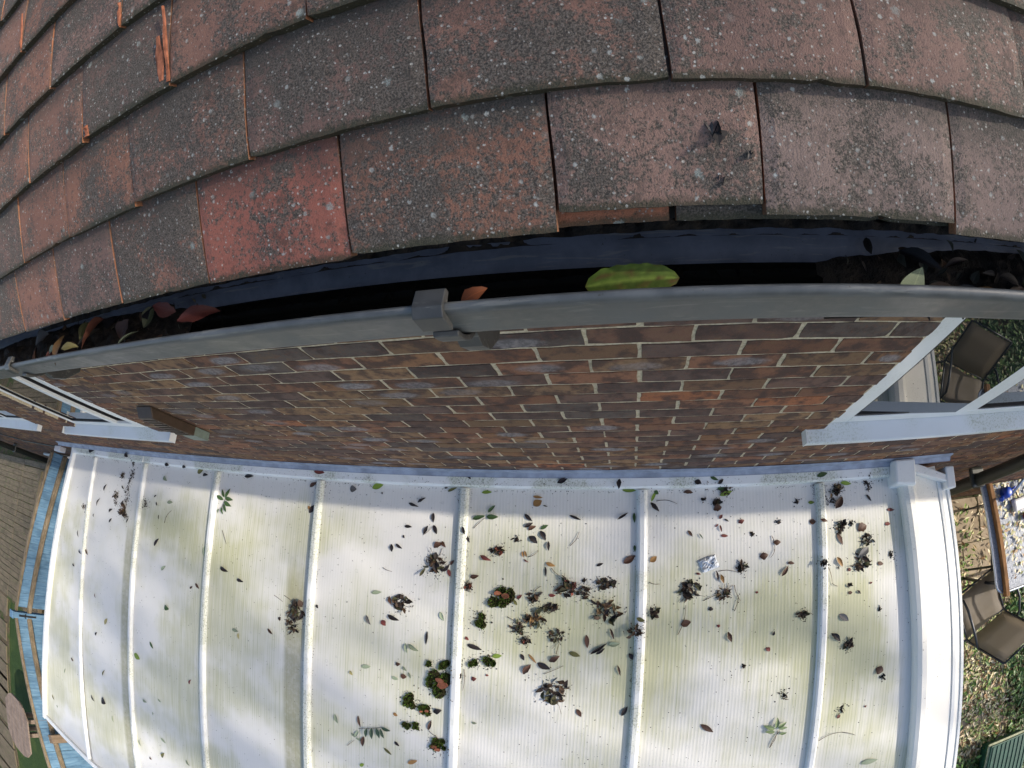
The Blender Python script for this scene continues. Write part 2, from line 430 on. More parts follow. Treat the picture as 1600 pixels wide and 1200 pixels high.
def link(name, me, parent=None, loc=None, rot=None, bevel=0.):
    o = bpy.data.objects.new(name, me); col.objects.link(o)
    if loc: o.location = loc
    if rot: o.rotation_euler = rot
    if parent: o.parent = parent
    if bevel:
        b = o.modifiers.new('bevel', 'BEVEL'); b.width = bevel; b.segments = 2; b.limit_method = 'ANGLE'; b.angle_limit = radians(40)
    return o
def tag(o, label=None, cat=None, group=None, kind=None):
    if label: o['label'] = label
    if cat: o['category'] = cat
    if group: o['group'] = group
    if kind: o['kind'] = kind
    return o
def empty(name, label, cat, loc=(0, 0, 0), group=None):
    o = bpy.data.objects.new(name, None); col.objects.link(o); o.location = loc; o.empty_display_size = .05
    return tag(o, label, cat, group)
GROUND = -3.65
def roof_z(y, lift=0.): return -1.445 + .0417 * (y + .05) + lift

# =================================================================== HOUSE
house = empty('brick_house', 'brown brick house with weathered clay tiled roof, grey gutter and white windows above the conservatory', 'house', (0, 0, GROUND))
HP = Matrix.Translation((0, 0, -GROUND))
def hp(o):            # keep world coordinates for a child of the house
    o.matrix_parent_inverse = Matrix.Translation((0, 0, -GROUND)); return o

# window openings in the wall: x0, x1, z0, z1
OPEN = [(.79, 3.25, -.765, .36), (-3.40, -2.33, -.80, .36), (-5.75, -4.20, -.80, .36)]
WX0, WX1, WZ1 = -9.3, 5.6, .47
wb = MB()
xs = sorted({WX0, WX1, *[a for o in OPEN for a in o[:2]]})
for a, b in zip(xs, xs[1:]):
    hit = [o for o in OPEN if o[0] <= a + 1e-6 and o[1] >= b - 1e-6]
    if hit:
        wb.box(a, b, .0028, .26, GROUND, hit[0][2]); wb.box(a, b, .0028, .26, hit[0][3], WZ1)
    else: wb.box(a, b, .0028, .26, GROUND, WZ1)
wall = hp(wb.build('wall', M['mortar'], house))

def brick_color(rnd):
    k = rnd.random()
    base = rnd.choice([(.155, .074, .050), (.135, .068, .047), (.115, .064, .048), (.095, .058, .048), (.17, .088, .052), (.150, .092, .058), (.082, .055, .048), (.13, .076, .05), (.078, .062, .055), (.165, .10, .06)])
    if k > .985: base = (.22, .085, .05)
    f = rnd.uniform(1.1, 1.75)
    g = sum(base) / 3; base = tuple(g + (c - g) * k_ for c, k_ in zip(base, (1.08, .9, 1.12)))
    return tuple(c * f for c in base) + ((rnd.uniform(.3, .85) if rnd.random() < .22 else 0.),)

def brick_mesh(seed, L=.2145, H=.0655, D=.05):
    rr = random.Random(seed); mb = MB(); nx, nz = 6, 3
    vs = []
    for j in range(nz + 1):
        for i in range(nx + 1):
            x = -L / 2 + L * i / nx; z = -H / 2 + H * j / nz
            ex = 1 if i in (0, nx) else 0; ez = 1 if j in (0, nz) else 0
            jx = rr.uniform(-.0018, .0018); jz = rr.uniform(-.0016, .0016)
            y = .0008 * (ex or ez) + .0005 * (ex and ez) + rr.uniform(-.0007, .0007)
            vs.append((x + jx * ex, y, z + jz * ez))
    fs = []
    w = nx + 1
    for j in range(nz):
        for i in range(nx): a = j * w + i; fs.append((a, a + 1, a + w + 1, a + w))
    ring = [i for i in range(w)] + [j * w + nx for j in range(1, nz + 1)] + [nz * w + i for i in range(nx - 1, -1, -1)] + [j * w for j in range(nz - 1, 0, -1)]
    o = len(vs)
    for r in ring: vs.append((vs[r][0], D, vs[r][2]))
    m = len(ring)
    for k in range(m): q = (k + 1) % m; fs.append((ring[q], ring[k], o + k, o + q))
    mb.add(vs, fs); return mb
BM = [brick_mesh(i) for i in range(8)]
BME = [b.mesh('brick', M['brick']) for b in BM]
rb = random.Random(3)
bricks = []
z = .375
row = -5
while -.075 * row > GROUND - .02:
    zc = -.075 * row; off = 0. if row % 2 == 0 else .1125
    k0 = int(floor(WX0 / .225)); x = WX0 + off
    n = int((WX1 - WX0) / .225) + 2
    for i in range(-1, n):
        cx = round(WX0 / .225) * .225 + i * .225 + (.1125 if row % 2 == 0 else 0.)
        a, b = cx - .1072, cx + .1072
        segs = [(a, b)]
        for o in OPEN:
            if zc + .03 > o[2] and zc - .03 < o[3]:
                ns = []
                for (p, q) in segs:
                    if q <= o[0] or p >= o[1]: ns.append((p, q)); continue
                    if p < o[0]: ns.append((p, o[0]))
                    if q > o[1]: ns.append((o[1], q))
                segs = ns
        for p, q in segs:
            if q - p < .03 or q < WX0 or p > WX1: continue
            bricks.append(((p + q) / 2 + rb.uniform(-.002, .002), zc + rb.uniform(-.0012, .0012), (q - p) / .2145))
    row += 1
def score(b):
    x, zc, s = b
    d = (x - CAM.x) ** 2 + CAM.y ** 2 + (zc - CAM.z) ** 2
    vis = zc < .12 and not (zc < -1.37 and -4.9 < x < 1.8)
    return (1. if vis else .0001) / d ** 1.5
bricks.sort(key=score, reverse=True)
bs = MB()
for i, (x, zc, s) in enumerate(bricks):
    c = brick_color(rb); yo = rb.uniform(-.0012, .0004); ry = rb.uniform(-.006, .006); rz = rb.uniform(-.006, .006); v = rb.randrange(8)
    if i < 300:
        o = link('brick', BME[v], wall, (x, yo, zc), (0, ry, rz)); o.scale = (s, 1, 1); o.color = c
    elif not (zc < -1.44 and -4.4 < x < 1.4):
        src = BM[v]; ca = cos(ry); sa = sin(ry)
        bs.add([(x + (vx * ca + vz * sa) * s, vy + yo, zc - vx * sa + vz * ca) for vx, vy, vz in src.v], src.f, c)
o = bs.build('brick_courses', M['brick_s'], wall, colors=True); tag(o, kind='stuff')

# ---- roof
P = .8084; SY, SZ = cos(P), sin(P); RY, RZ = -.227, .6289; TK = .0125; GAUGE = .1015
TILT = math.atan(TK / GAUGE)
roof_o = MB()
def rp(x, s, n): return (x, RY + SY * s - SZ * n, RZ + SZ * s + SY * n)
roof_o.hexa([rp(-9.4, -.0, -.052), rp(5.7, -.0, -.052), rp(5.7, 4.2, -.052), rp(-9.4, 4.2, -.052), rp(-9.4, -.0, -.043), rp(5.7, -.0, -.043), rp(5.7, 4.2, -.043), rp(-9.4, 4.2, -.043)])
roof = hp(roof_o.build('roof', M['felt'], house))
def tile_mesh(seed, W=.165, Lt=.262, T=.0122, nx=16, ns=8):
    rr = random.Random(seed); mb = MB(); vs = []
    camber = rr.uniform(.001, .0035)
    ew = [rr.uniform(-.0004, .0004) for _ in range(nx + 1)]; el = [rr.uniform(-.0006, .0006) for _ in range(ns + 1)]; er = [rr.uniform(-.0006, .0006) for _ in range(ns + 1)]
    chip = {rr.choice([0, nx, rr.randrange(nx + 1)]): rr.uniform(.0008, .0022)}
    for layer in (0, 1):
        for j in range(ns + 1):
            s = (j / ns) ** 1.3 * Lt
            for i in range(nx + 1):
                u = -.5 + i / nx
                ss = s + (ew[i] + chip.get(i, 0) if j == 0 else 0)
                uu = u + ((el[j] / .165) if i == 0 else (er[j] / .165) if i == nx else 0)
                n = -camber * (2 * s / Lt - .6) ** 2 * .5 + camber * .18 - (0 if layer == 0 else T)
                n += .0006 * sin(seed + 9 * u + 20 * s)
                if layer == 0 and (j == 0 or i in (0, nx)): n -= .0014
                vs.append((uu * W, ss, n))
    w = nx + 1; N = w * (ns + 1); fs = []
    for j in range(ns):
        for i in range(nx):
            a = j * w + i; fs.append((a, a + 1, a + w + 1, a + w)); fs.append((N + a, N + a + w, N + a + w + 1, N + a + 1))
    for i in range(nx): fs.append((i + 1, i, N + i, N + i + 1)); a = ns * w + i; fs.append((a, a + 1, N + a + 1, N + a))
    for j in range(ns): a = j * w; fs.append((a, a + w, N + a + w, N + a)); a = j * w + nx; fs.append((a + w, a, N + a, N + a + w))
    return mb.add(vs, fs)
TM = [tile_mesh(i) for i in range(9)]
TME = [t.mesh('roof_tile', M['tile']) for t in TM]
TLOW = [tile_mesh(20 + i, nx=2, ns=2) for i in range(3)]
rt = random.Random(11)
def tile_color(red=None):
    r = rt.random() if red is None else red
    base = rt.choice([(.225, .115, .085), (.20, .11, .085), (.24, .12, .085), (.18, .112, .095)])
    f = rt.uniform(.85, 1.12)
    return tuple(c * f for c in base) + (min(1, max(0, .36 + .42 * r + rt.uniform(-.04, .04))),)
def place_tile(x0, x1, s, n=0., red=None, color=None, gap=.0026, yaw=None):
    x0 += gap / 2; x1 -= gap / 2
    p = rp((x0 + x1) / 2, s, n)
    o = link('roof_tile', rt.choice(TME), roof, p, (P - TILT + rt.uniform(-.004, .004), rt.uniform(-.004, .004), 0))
    yw = rt.uniform(-.006, .006) if yaw is None else yaw
    o.rotation_euler = (Matrix.Rotation(o.rotation_euler.x, 3, 'X') @ Matrix.Rotation(o.rotation_euler.y, 3, 'Y') @ Matrix.Rotation(yw, 3, 'Z')).to_euler()
    o.scale = ((x1 - x0) / .165, 1, 1); o.color = color or tile_color(red)
    return o
near = {
 0: [-1.14, -.965, -.797, -.630, -.461, -.297, -.127, .042, .190, .358, .527, .695, .863],
 1: [-1.055, -.885, -.718, -.550, -.387, -.212, -.041, .129, .276, .450, .617, .786, .95],
 2: [-1.14, -.97, -.805, -.638, -.470, -.299, -.133, .035, .203, .371, .54, .708, .876],
 3: [-1.05, -.88, -.712, -.543, -.373, -.205, -.038, .130, .298, .466, .634, .80],
 4: [-.97, -.80, -.632, -.463, -.295, -.127, .041, .21, .378, .546, .714],
}
# slip along the slope, and how red or dark each noteworthy tile is
SLIP = {(0, .042): .0135, (0, .190): .006, (0, .358): -.003, (2, -.299): .001, (1, .129): 0.001}
RED = {(0, -.297): .8, (0, -.127): .15, (0, -.461): .18, (0, -.630): .8, (0, .042): .62, (0, .190): .66, (0, .358): .62, (1, -.041): .12, (1, .129): .66, (1, .276): .55,
       (1, -.212): .1, (1, -.387): .1, (1, -.550): .35, (1, -.718): .75, (2, -.299): .6, (2, -.470): .3, (2, -.638): .85, (2, -.133): .3, (2, .371): .3, (2, -.805): .4,
       (3, -.543): .25, (3, -.712): .7, (3, -.373): .3, (4, -.632): .4, (4, -.8): .7, (1, .450): .3}
COLX = {(0, .042): (.22, .14, .118), (0, .190): (.21, .155, .138), (0, .358): (.20, .145, .13), (0, -.297): (.27, .10, .075)}
for k in range(9):
    if k in near: pr = near[k]
    else:
        st = -.97 + (.084 if k % 2 else 0); pr = [st + .168 * i for i in range(11)]
    for a, b in zip(pr, pr[1:]):
        s = k * GAUGE + SLIP.get((k, a), rt.uniform(-.0015, .0015)); colr = COLX.get((k, a))
        red = RED.get((k, a))
        c = tile_color(red)
        if colr: c = colr + (c[3],)
        place_tile(a, b, s, rt.uniform(-.0008, .0008), color=c)
# under-eaves course, seen where two tiles have slipped up the slope
for a in [-1.06 + .168 * i for i in range(12)]:
    x0 = a + .01; c = (.30, .12, .07, .9) if -.1 < x0 < .06 else (.10, .085, .075, .3)
    place_tile(x0, x0 + .165, .0015, -TK - .001, color=c)
for (x0, x1, c) in ((.042, .116, (.28, .12, .075, .7)),): pass
# the far courses
fr = MB()
for k in range(0, 36):
    off = .084 if k % 2 else 0
    lo, hi = (near[k][0], near[k][-1]) if k in near else (-.97 + off, -.97 + off + 1.68) if k < 9 else (off, off)
    starts = [hi + .168 * i for i in range(int((5.6 - hi) / .168))] + [lo - .168 * (i + 1) for i in range(int((lo + 9.4) / .168))]
    for a in starts:
        src = rt.choice(TLOW); ti = P - TILT; cy, sy = cos(ti), sin(ti); base = rp(a + .084, k * GAUGE, 0)
        fr.add([(base[0] + u, base[1] + cy * s - sy * n, base[2] + sy * s + cy * n) for u, s, n in src.v], src.f, tile_color())
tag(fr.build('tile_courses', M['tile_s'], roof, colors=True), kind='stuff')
# broken slivers of tile standing in the joints
def sliver(x, s, L, W, H, seed, mat='orange'):
    rr = random.Random(seed); mb = MB(); n = 5; vs = []
    for i in range(n + 1):
        t = i / n; w = W * (.55 + .6 * rr.random()) * (1 - .5 * abs(t - .5)); h = H * (.5 + .7 * rr.random())
        for (dx, dn) in ((-w / 2, 0), (-w * .3, h), (w * .3, h * .8), (w / 2, 0)): vs.append(rp(x + dx + rr.uniform(-.0008, .0008), s + L * t, -.0 + dn - .002))
    fs = []
    for i in range(n):
        for j in range(3): a = i * 4 + j; fs.append((a, a + 1, a + 5, a + 4))
    fs += [(0, 1, 2, 3)[::-1], (n * 4, n * 4 + 1, n * 4 + 2, n * 4 + 3)]
    return mb.add(vs, fs)
for i, (x, s, L, W, H, lab) in enumerate(((-.2995, .207, .085, .0042, .003, 'long orange sliver of broken tile standing in the joint of the third tile course'),
      (-.311, .212, .05, .012, .0016, 'brown flaked sliver of tile beside the long orange sliver'),
      (-.457, .204, .014, .010, .005, 'small squarish chip of orange tile on the lower edge of the third course'),
      (-.374, .306, .03, .0035, .003, 'thin orange sliver at the tile joint close to the top left of the roof'),
      (-.632, .41, .06, .006, .003, 'orange broken edge sliver at the far left tile joint'),
      (-.127, .0, .012, .005, .004, None))):
    if not lab: continue
    tag(sliver(x, s, L, W, H, i).build('tile_sliver', M['orange'], None), lab, 'tile chip')

# fascia, soffit
fb = MB(); fb.box(WX0, WX1, -.140, -.118, .43, .632); fb.box(WX0, WX1, -.118, .0, .43, .442)
hp(fb.build('fascia', M['fascia'], house))

# ---- gutter
GY0, GY1, GZ, GH = -.262, -.147, .586, .080   # lip, back, rim height, depth
def gprof(off=0., n=2.7, m=22, cut=None):
    a = (GY1 - GY0) / 2 + off; h = GH + off; cy = (GY0 + GY1) / 2; out = []
    for i in range(m + 1):
        t = pi * i / m; c, s_ = cos(t), sin(t)
        out.append((cy - a * math.copysign(abs(c) ** (2 / n), c), GZ - h * s_ ** (2 / n)))
    return out
def gut_mesh(x0, x1, nseg):
    outer = gprof(.0); inner = gprof(-.0024)[::-1]
    # rolled bead along the front lip
    prof = [(GY0 + .0062, GZ + .0015), (GY0 + .0058, GZ + .0046), (GY0 + .003, GZ + .0062), (GY0 - .0004, GZ + .0046), (GY0 - .0014, GZ + .0012), (GY0 - .0018, GZ - .0035), (GY0 + .0002, GZ - .0065)] + outer[3:] + [(GY1, GZ + .012), (GY1 - .0024, GZ + .012)] + inner[:-2]
    mb = MB(); mb.sweep(prof, x0, x1, nseg); return mb
gm = gut_mesh(WX0, WX1, 120)
for i, v in enumerate(gm.v):   # plastic gutter never runs dead straight
    w = .0016 * sin(v[0] * 2.1 + .6) + .0008 * sin(v[0] * 6.3); gm.v[i] = (v[0], v[1] + w * .5, v[2] + w)
gutter = hp(gm.build('gutter', M['gut'], house, smooth=True))
g2 = MB(); inn = gprof(-.0030); g2.sweep(inn[9:], WX0, WX1, 60, closed=False)
for i, v in enumerate(g2.v):
    w = .0016 * sin(v[0] * 2.1 + .6) + .0008 * sin(v[0] * 6.3); g2.v[i] = (v[0], v[1] + w * .5, v[2] + w)
g2.build('gutter_sheen_skin', M['gut_sheen'], gutter, smooth=True)  # added skin over bottom and back; bluish sky sheen put into its colour
wz = GZ - GH + .0075
MB().add([(x, y, wz) for x in (-.53, .33) for y in (-.2355, -.1735)], [(0, 2, 3, 1)]).build('standing_water', M['water'], gutter)
# muck in the bottom and against the back wall
mk = MB(); rk = random.Random(5)
def blob_strip(mb, x0, x1, y0, y1, zb, amp, step=.008, seed=0, c=None, lf=0.):
    nx = max(2, int((x1 - x0) / step)); ny = max(2, int((y1 - y0) / step)); vs = []
    for i in range(nx + 1):
        for j in range(ny + 1):
            x = x0 + (x1 - x0) * i / nx; y = y0 + (y1 - y0) * j / ny
            e = min(i, nx - i) / nx * 4; e2 = min(j, ny - j) / ny * 3
            h = amp * (.5 + lf * noise.noise(Vector((x * 9, seed, 2))) + 1.0 * noise.noise(Vector((x * 45 + seed, y * 45, 0))) + .5 * noise.noise(Vector((x * 120, y * 120, seed)))) * min(1, e) * min(1, e2 + .2)
            vs.append((x, y, zb + h - .011 * (1 - min(1, e))))
    fs = [(i * (ny + 1) + j, (i + 1) * (ny + 1) + j, (i + 1) * (ny + 1) + j + 1, i * (ny + 1) + j + 1) for i in range(nx) for j in range(ny)]
    mb.add(vs, fs, c)
blob_strip(mk, -1.4, -.46, GY0 + .019, GY1 - .019, GZ - .060, .022, seed=1)
blob_strip(mk, .27, 1.3, GY0 + .019, GY1 - .019, GZ - .062, .020, seed=2)
blob_strip(mk, -1.0, 1.2, GY1 - .020, GY1 - .004, GZ - .040, .016, .005, seed=3)
for _ in range(900):
    x = rk.uniform(-1.1, 1.2)
    if noise.noise(Vector((x * 13, 4, 1))) < .18: continue
    t_ = rk.random() ** 1.5; yy = GY1 - .004 - .020 * t_; zz = GZ - .050 - .022 * t_; s = rk.uniform(.0005, .0016) * (3.2 if rk.random() < .07 else 1)
    mk.add([(x - s, yy, zz), (x + s, yy, zz - s * .3), (x + s * .2, yy - s * .3, zz + s * 1.3), (x, yy - s, zz + s * .4)], [(0, 1, 3), (1, 2, 3), (2, 0, 3), (2, 1, 0)])
blob_strip(mk, -1.0, 1.2, GY1 - .014, GY1 - .001, GZ - .057, .006, .0035, seed=9, lf=1.2)
mo = mk.build('gutter_silt', M['muck'], gutter, smooth=True); tag(mo, kind='stuff')
def bracket(x):
    mb = MB(); w = .024
    out = gprof(.0065)[2:]; inr = gprof(.0012)[2:][::-1]
    mb.sweep(out + inr, x - w / 2, x + w / 2, 1)
    o1 = mb.build('gutter_bracket', M['bracket'], gutter, bevel=.0012)
    mb = MB(); mb.sweep([(GY0 - .0085, GZ - .016), (GY0 - .0088, GZ + .007), (GY0 - .001, GZ + .0128), (GY0 + .017, GZ + .0095), (GY0 + .0175, GZ + .003), (GY0 + .0072, GZ + .002), (GY0 + .005, GZ + .0078), (GY0 - .002, GZ + .0078), (GY0 - .0035, GZ - .016)], x - w / 2 - .0015, x + w / 2 + .0015, 1)
    link('clip', mb.mesh('clip', M['bracket']), o1, bevel=.001)
    mb = MB(); mb.sweep([(-.243, .512), (-.200, .4995), (-.152, .500), (-.152, .462), (-.176, .436), (-.212, .434), (-.238, .462), (-.247, .490)], x - .010, x + .014, 1)
    link('web', mb.mesh('web', M['bracket']), o1, bevel=.001)
for x in (-.067, -.945, 1.4, -1.85, 1.72, 2.6): bracket(x)

# ---- flashing of lead above the conservatory belongs to the conservatory (below)
# ---- downpipes
for x, r in ((2.38, .042), (-7.62, .040)):
    mb = MB(); mb.tube([(x, -.085, GROUND + .05), (x, -.085, .38), (x, -.14, .46), (x, -.2, .5)], r, 14)
    dpipe = hp(mb.build('downpipe', M['blackp'], house, smooth=True))
    for zz in (-.55, -1.9, -3.2): MB().box(x - .062, x + .062, -.132, -.002, zz - .018, zz + .018).build('pipe_clip', M['blackp'], dpipe, bevel=.02)
mb = MB(); mb.tube([(-7.1, -.03, -3.4), (-7.1, -.03, -2.2), (-6.0, -.03, -2.14)], .018, 10)
hp(mb.build('waste_pipe', M['upvc_clean'], house, smooth=True))

# ---- windows
def window(x0, x1, z0, z1, lights, sill_x0, sill_x1, opener=(), fl=.055, mh=.032, tilt=0):
    f = MB(); y0, y1 = .018, .085; fw = .055
    f.box(x0, x0 + fl, y0, y1, z0, z1); f.box(x1 - fw, x1, y0, y1, z0, z1)
    f.box(x0 + fl, x1 - fw, y0, y1, z0, z0 + fw); f.box(x0 + fl, x1 - fw, y0, y1, z1 - fw, z1)
    win = hp(f.build('window', M['upvc_clean'], house, bevel=.004))
    for m in lights[1:-1]: MB().box(m - mh, m + mh, y0 + .001, y1, z0 + fw, z1 - fw).build('mullion', M['upvc_clean'], win, bevel=.004)
    for k, (a, b) in enumerate(zip(lights, lights[1:])):
        a2 = a + (fl if k == 0 else mh); b2 = b - (fw if k == len(lights) - 2 else mh)
        if k in opener:
            s = MB(); sw = .05; ys = y0 - .012
            s.box(a2 - .012, a2 + sw, ys, y0 + .03, z0 + fw - .012, z1 - fw + .012); s.box(b2 - sw, b2 + .012, ys, y0 + .03, z0 + fw - .012, z1 - fw + .012)
            s.box(a2 + sw, b2 - sw, ys, y0 + .03, z0 + fw - .012, z0 + fw + sw); s.box(a2 + sw, b2 - sw, ys, y0 + .03, z1 - fw - sw, z1 - fw + .012)
            s.build('sash', M['upvc_clean'], win, bevel=.004); ga, gb, gz0, gz1, gy = a2 + sw, b2 - sw, z0 + fw + sw, z1 - fw - sw, y0 + .006
        else: ga, gb, gz0, gz1, gy = a2, b2, z0 + fw, z1 - fw, y0 + .008
        g = MB(); g.box(ga, gb, gy + .004, gy + .03, gz0, gz1); po = g.build('pane', M['glass'], win)
        if tilt and k == 0:      # this light stands very slightly ajar
            po.matrix_local = Matrix.Translation((ga, gy, 0)) @ Matrix.Rotation(radians(tilt), 4, 'Z') @ Matrix.Translation((-ga, -gy, 0))
        k_ = MB(); t = .010
        for q in ((ga, ga + t, gz0, gz1), (gb - t, gb, gz0, gz1), (ga + t, gb - t, gz0, gz0 + t * 1.6), (ga + t, gb - t, gz1 - t, gz1)): k_.box(q[0], q[1], gy - .003, gy + .0035, q[2], q[3])
        k_.build('gasket', M['gasket'], win)
    s = MB(); s.sweep([(y0 + .03, z0 + .002), (y0 - .002, z0 - .003), (-.044, z0 - .020), (-.048, z0 - .024), (-.048, z0 - .046), (-.040, z0 - .046), (-.040, z0 - .030), (y0 + .03, z0 - .028)], sill_x0 + .004, sill_x1 - .004, 1)
    so = s.build('sill', M['sill'], win)
    for ex in (sill_x0, sill_x1 - .004): MB().box(ex, ex + .004, -.050, .002, z0 - .048, z0 - .002).build('sill_end_cap', M['upvc_clean'], so)
    return win
w1 = window(.792, 3.25, -.755, .36, [.792, 1.398, 2.62, 3.25], .714, 3.33, fl=.088, mh=.055, tilt=-1.7)
w2 = window(-3.39, -2.335, -.79, .36, [-3.39, -2.70, -2.335], -3.60, -2.20, opener=(1,))
w3 = window(-5.74, -4.205, -.79, .36, [-5.74, -4.9, -4.205], -5.85, -4.13)
# vent terminal on the wall
vb = MB()
vz0, vz1, vx0, vx1 = -.70, -.36, -1.95, -1.83
vb.sweep([(0., .0)], 0, 1, 1) if False else None
vb.hexa([(vx0, -.002, -.66), (vx1, -.002, -.66), (vx1, .03, -.66), (vx0, .03, -.66), (vx0, -.002, vz1), (vx1, -.002, vz1), (vx1, .03, vz1), (vx0, .03, vz1)])
vb.hexa([(vx0, -.05, -.66), (vx1, -.05, -.66), (vx1, -.0025, -.66), (vx0, -.0025, -.66), (vx0, -.05, -.40), (vx1, -.05, -.40), (vx1, -.0025, -.37), (vx0, -.0025, -.37)])
vent = hp(vb.build('wall_vent', M['vent'], house, bevel=.004))
MB().box(vx0 + .006, vx1 - .006, -.045, -.004, -.76, -.66).build('vent_duct', M['vent_in'], vent)
for i in range(7): MB().box(vx0 + .008, vx1 - .008, -.0535, -.0502, -.64 + i * .034, -.628 + i * .034).build('louvre', M['vent'], vent)
# security light box and cable low on the wall at the left
mb = MB(); mb.tube([(-7.3, -.012, -1.2), (-6.3, -.012, -1.55), (-5.4, -.012, -1.62)], .007, 6); hp(mb.build('cable', M['blackp'], house))
mb = MB(); mb.box(-5.46, -5.30, -.06, -.002, -1.68, -1.60); hp(mb.build('junction_box', M['whitep'], house, bevel=.006))

# =================================================================== CONSERVATORY
BX = [-4.139, -3.312, -2.458, -1.599, -0.728, 0.144, 1.019]
Y0, Y1 = -.075, -2.862
def bx_at(i, y): return BX[i] + .0049 * (-(y) - .05)
def lerp(a, b, t): return a + (b - a) * t
def edge_l(y): return lerp(-4.594, -5.047, (y + .071) / (-2.872 + .071))
def edge_r(y): return lerp(1.490, 1.765, (y + .05) / (-2.8))
def edge_rr(y): return lerp(1.800, 2.105, (y + .106) / (-2.75))
cons = empty('conservatory', 'white lean-to conservatory with a stained opal polycarbonate roof littered with leaves', 'conservatory', (0, 0, GROUND))
def cp(o): o.matrix_parent_inverse = Matrix.Translation((0, 0, -GROUND)); return o
edges = [edge_l] + [(lambda y, i=i: bx_at(i, y)) for i in range(7)] + [edge_r]
for k in range(8):
    a, b = edges[k], edges[k + 1]; mb = MB(); n = 1
    ya, yb = Y0 + .02, Y1
    pts = [(a(yb), yb), (b(yb), yb), (b(ya), ya), (a(ya), ya)]
    if k == 0: pts = [(-5.03, -2.80)] + [(-4.06, -2.862)] + pts[2:]
    mb.hexa([(x, y, roof_z(y, -.016)) for x, y in pts] + [(x, y, roof_z(y, 0)) for x, y in pts])
    cp(mb.build('roof_panel', M['panel'], cons))
def bar(fa, w=.044, h=.026, ya=Y0 - .012, yb=Y1 - .01, mat='bar', lift=0.):
    mb = MB(); n = 10; rings = []
    for i in range(n + 1):
        y = lerp(ya, yb, i / n); x = fa(y); z = roof_z(y, lift)
        for dx, dz in ((-w / 2 - .004, .0005), (-w / 2 - .003, .005), (-w / 2 + .001, .008), (-w / 2 + .004, h - .004), (-w / 2 + .012, h), (w / 2 - .012, h), (w / 2 - .004, h - .004), (w / 2 - .001, .008), (w / 2 + .003, .005), (w / 2 + .004, .0005)):
            rings.append((x + dx, y, z + dz))
    m = 10; fs = []
    for i in range(n):
        for j in range(m): q = (j + 1) % m; fs.append((i * m + j, i * m + q, (i + 1) * m + q, (i + 1) * m + j))
    fs += [tuple(range(m))[::-1], tuple(n * m + j for j in range(m))]
    mb.add(rings, fs); return cp(mb.build('glazing_bar', M[mat], cons))
for i in range(7): bar(lambda y, i=i: bx_at(i, y))
# wall plate: trim and lead flashing
mb = MB(); mb.sweep([(-.004, -1.452), (-.004, -1.408), (-.026, -1.408), (-.072, -1.414), (-.080, -1.422), (-.080, -1.449)], -4.62, 1.405, 6)
wp = cp(mb.build('wall_plate', M['bar'], cons))
mb = MB(); mb.box(-3.325, -3.320, -.0815, -.003, -1.45, -1.4065); mb.build('trim_joint', M['upvc_clean'], wp)
mb = MB(); prof = [(-.0022, -1.365), (-.0085, -1.369), (-.0105, -1.385), (-.012, -1.398), (-.030, -1.4065), (-.034, -1.4065), (-.0022, -1.406)]
mb.sweep(prof, -4.95, 1.80, 60)
rf = random.Random(8)
for i, v in enumerate(mb.v):
    if v[2] > -1.40 and v[1] < -.003: mb.v[i] = (v[0], v[1] + .003 * noise.noise(Vector((v[0] * 4, 0, 0))), v[2] + .004 * noise.noise(Vector((v[0] * 7, 3, 0))))
cp(mb.build('lead_flashing', M['lead'], cons))
# left edge bar, front edge
bar(lambda y: edge_l(y) - .0, .06, .036, Y0 + .03, -2.84, 'upvc_clean')
def beam(p, q, w, h, name, mat, down=.05):
    p = Vector(p); q = Vector(q); d = (q - p); d.z = 0; d.normalize(); s = Vector((-d.y, d.x, 0)) * w / 2
    mb = MB(); mb.hexa([p - s - Vector((0, 0, down)), q - s - Vector((0, 0, down)), q + s - Vector((0, 0, down)), p + s - Vector((0, 0, down)), p - s + Vector((0, 0, h)), q - s + Vector((0, 0, h)), q + s + Vector((0, 0, h)), p + s + Vector((0, 0, h))])
    return mb.build(name, M[mat], cons, bevel=.006)
cp(beam((-5.06, -2.81, roof_z(-2.81)), (-4.03, -2.885, roof_z(-2.9)), .05, .028, 'eaves_trim', 'upvc_clean', .07))
cp(beam((-4.03, -2.885, roof_z(-2.9)), (2.10, -2.885, roof_z(-2.9)), .05, .028, 'eaves_trim', 'upvc_clean', .07))
# right hand ridge, side panel and rails
mb = MB(); n = 12; rings = []
pr_ = [(-.046, .000), (-.046, .030), (-.036, .050), (-.012, .060), (.02, .058), (.045, .046), (.056, .024), (.058, .002)]
for i in range(n + 1):
    y = lerp(-.11, -2.87, i / n); x = edge_r(y) + .006; rings += [(x + a, y, roof_z(y) + b) for a, b in pr_]
m = 8; fs = []
for i in range(n):
    for j in range(m): q = (j + 1) % m; fs.append((i * m + j, i * m + q, (i + 1) * m + q, (i + 1) * m + j))
fs += [tuple(range(m))[::-1], tuple(n * m + j for j in range(m))]
mb.add(rings, fs); cp(mb.build('hip_cover', M['side'], cons, bevel=.003))
mb = MB(); mb.hexa([(1.405, -.135, -1.46), (1.548, -.150, -1.46), (1.548, -.006, -1.46), (1.405, -.006, -1.46), (1.412, -.128, -1.365), (1.535, -.140, -1.365), (1.535, -.012, -1.352), (1.412, -.012, -1.352)])
cp(mb.build('hip_end_cap', M['upvc_clean'], cons, bevel=.010))
mb = MB()
def sp(y, t, lift=0): x = lerp(edge_r(y) + .055, edge_rr(y), t); return (x, y, roof_z(y, -.002 - .035 * t + lift))
mb.hexa([sp(-.03, 0, -.02), sp(-2.87, 0, -.02), sp(-2.87, 1, -.02), sp(-.1, 1, -.02), sp(-.03, 0), sp(-2.87, 0), sp(-2.87, 1), sp(-.1, 1)])
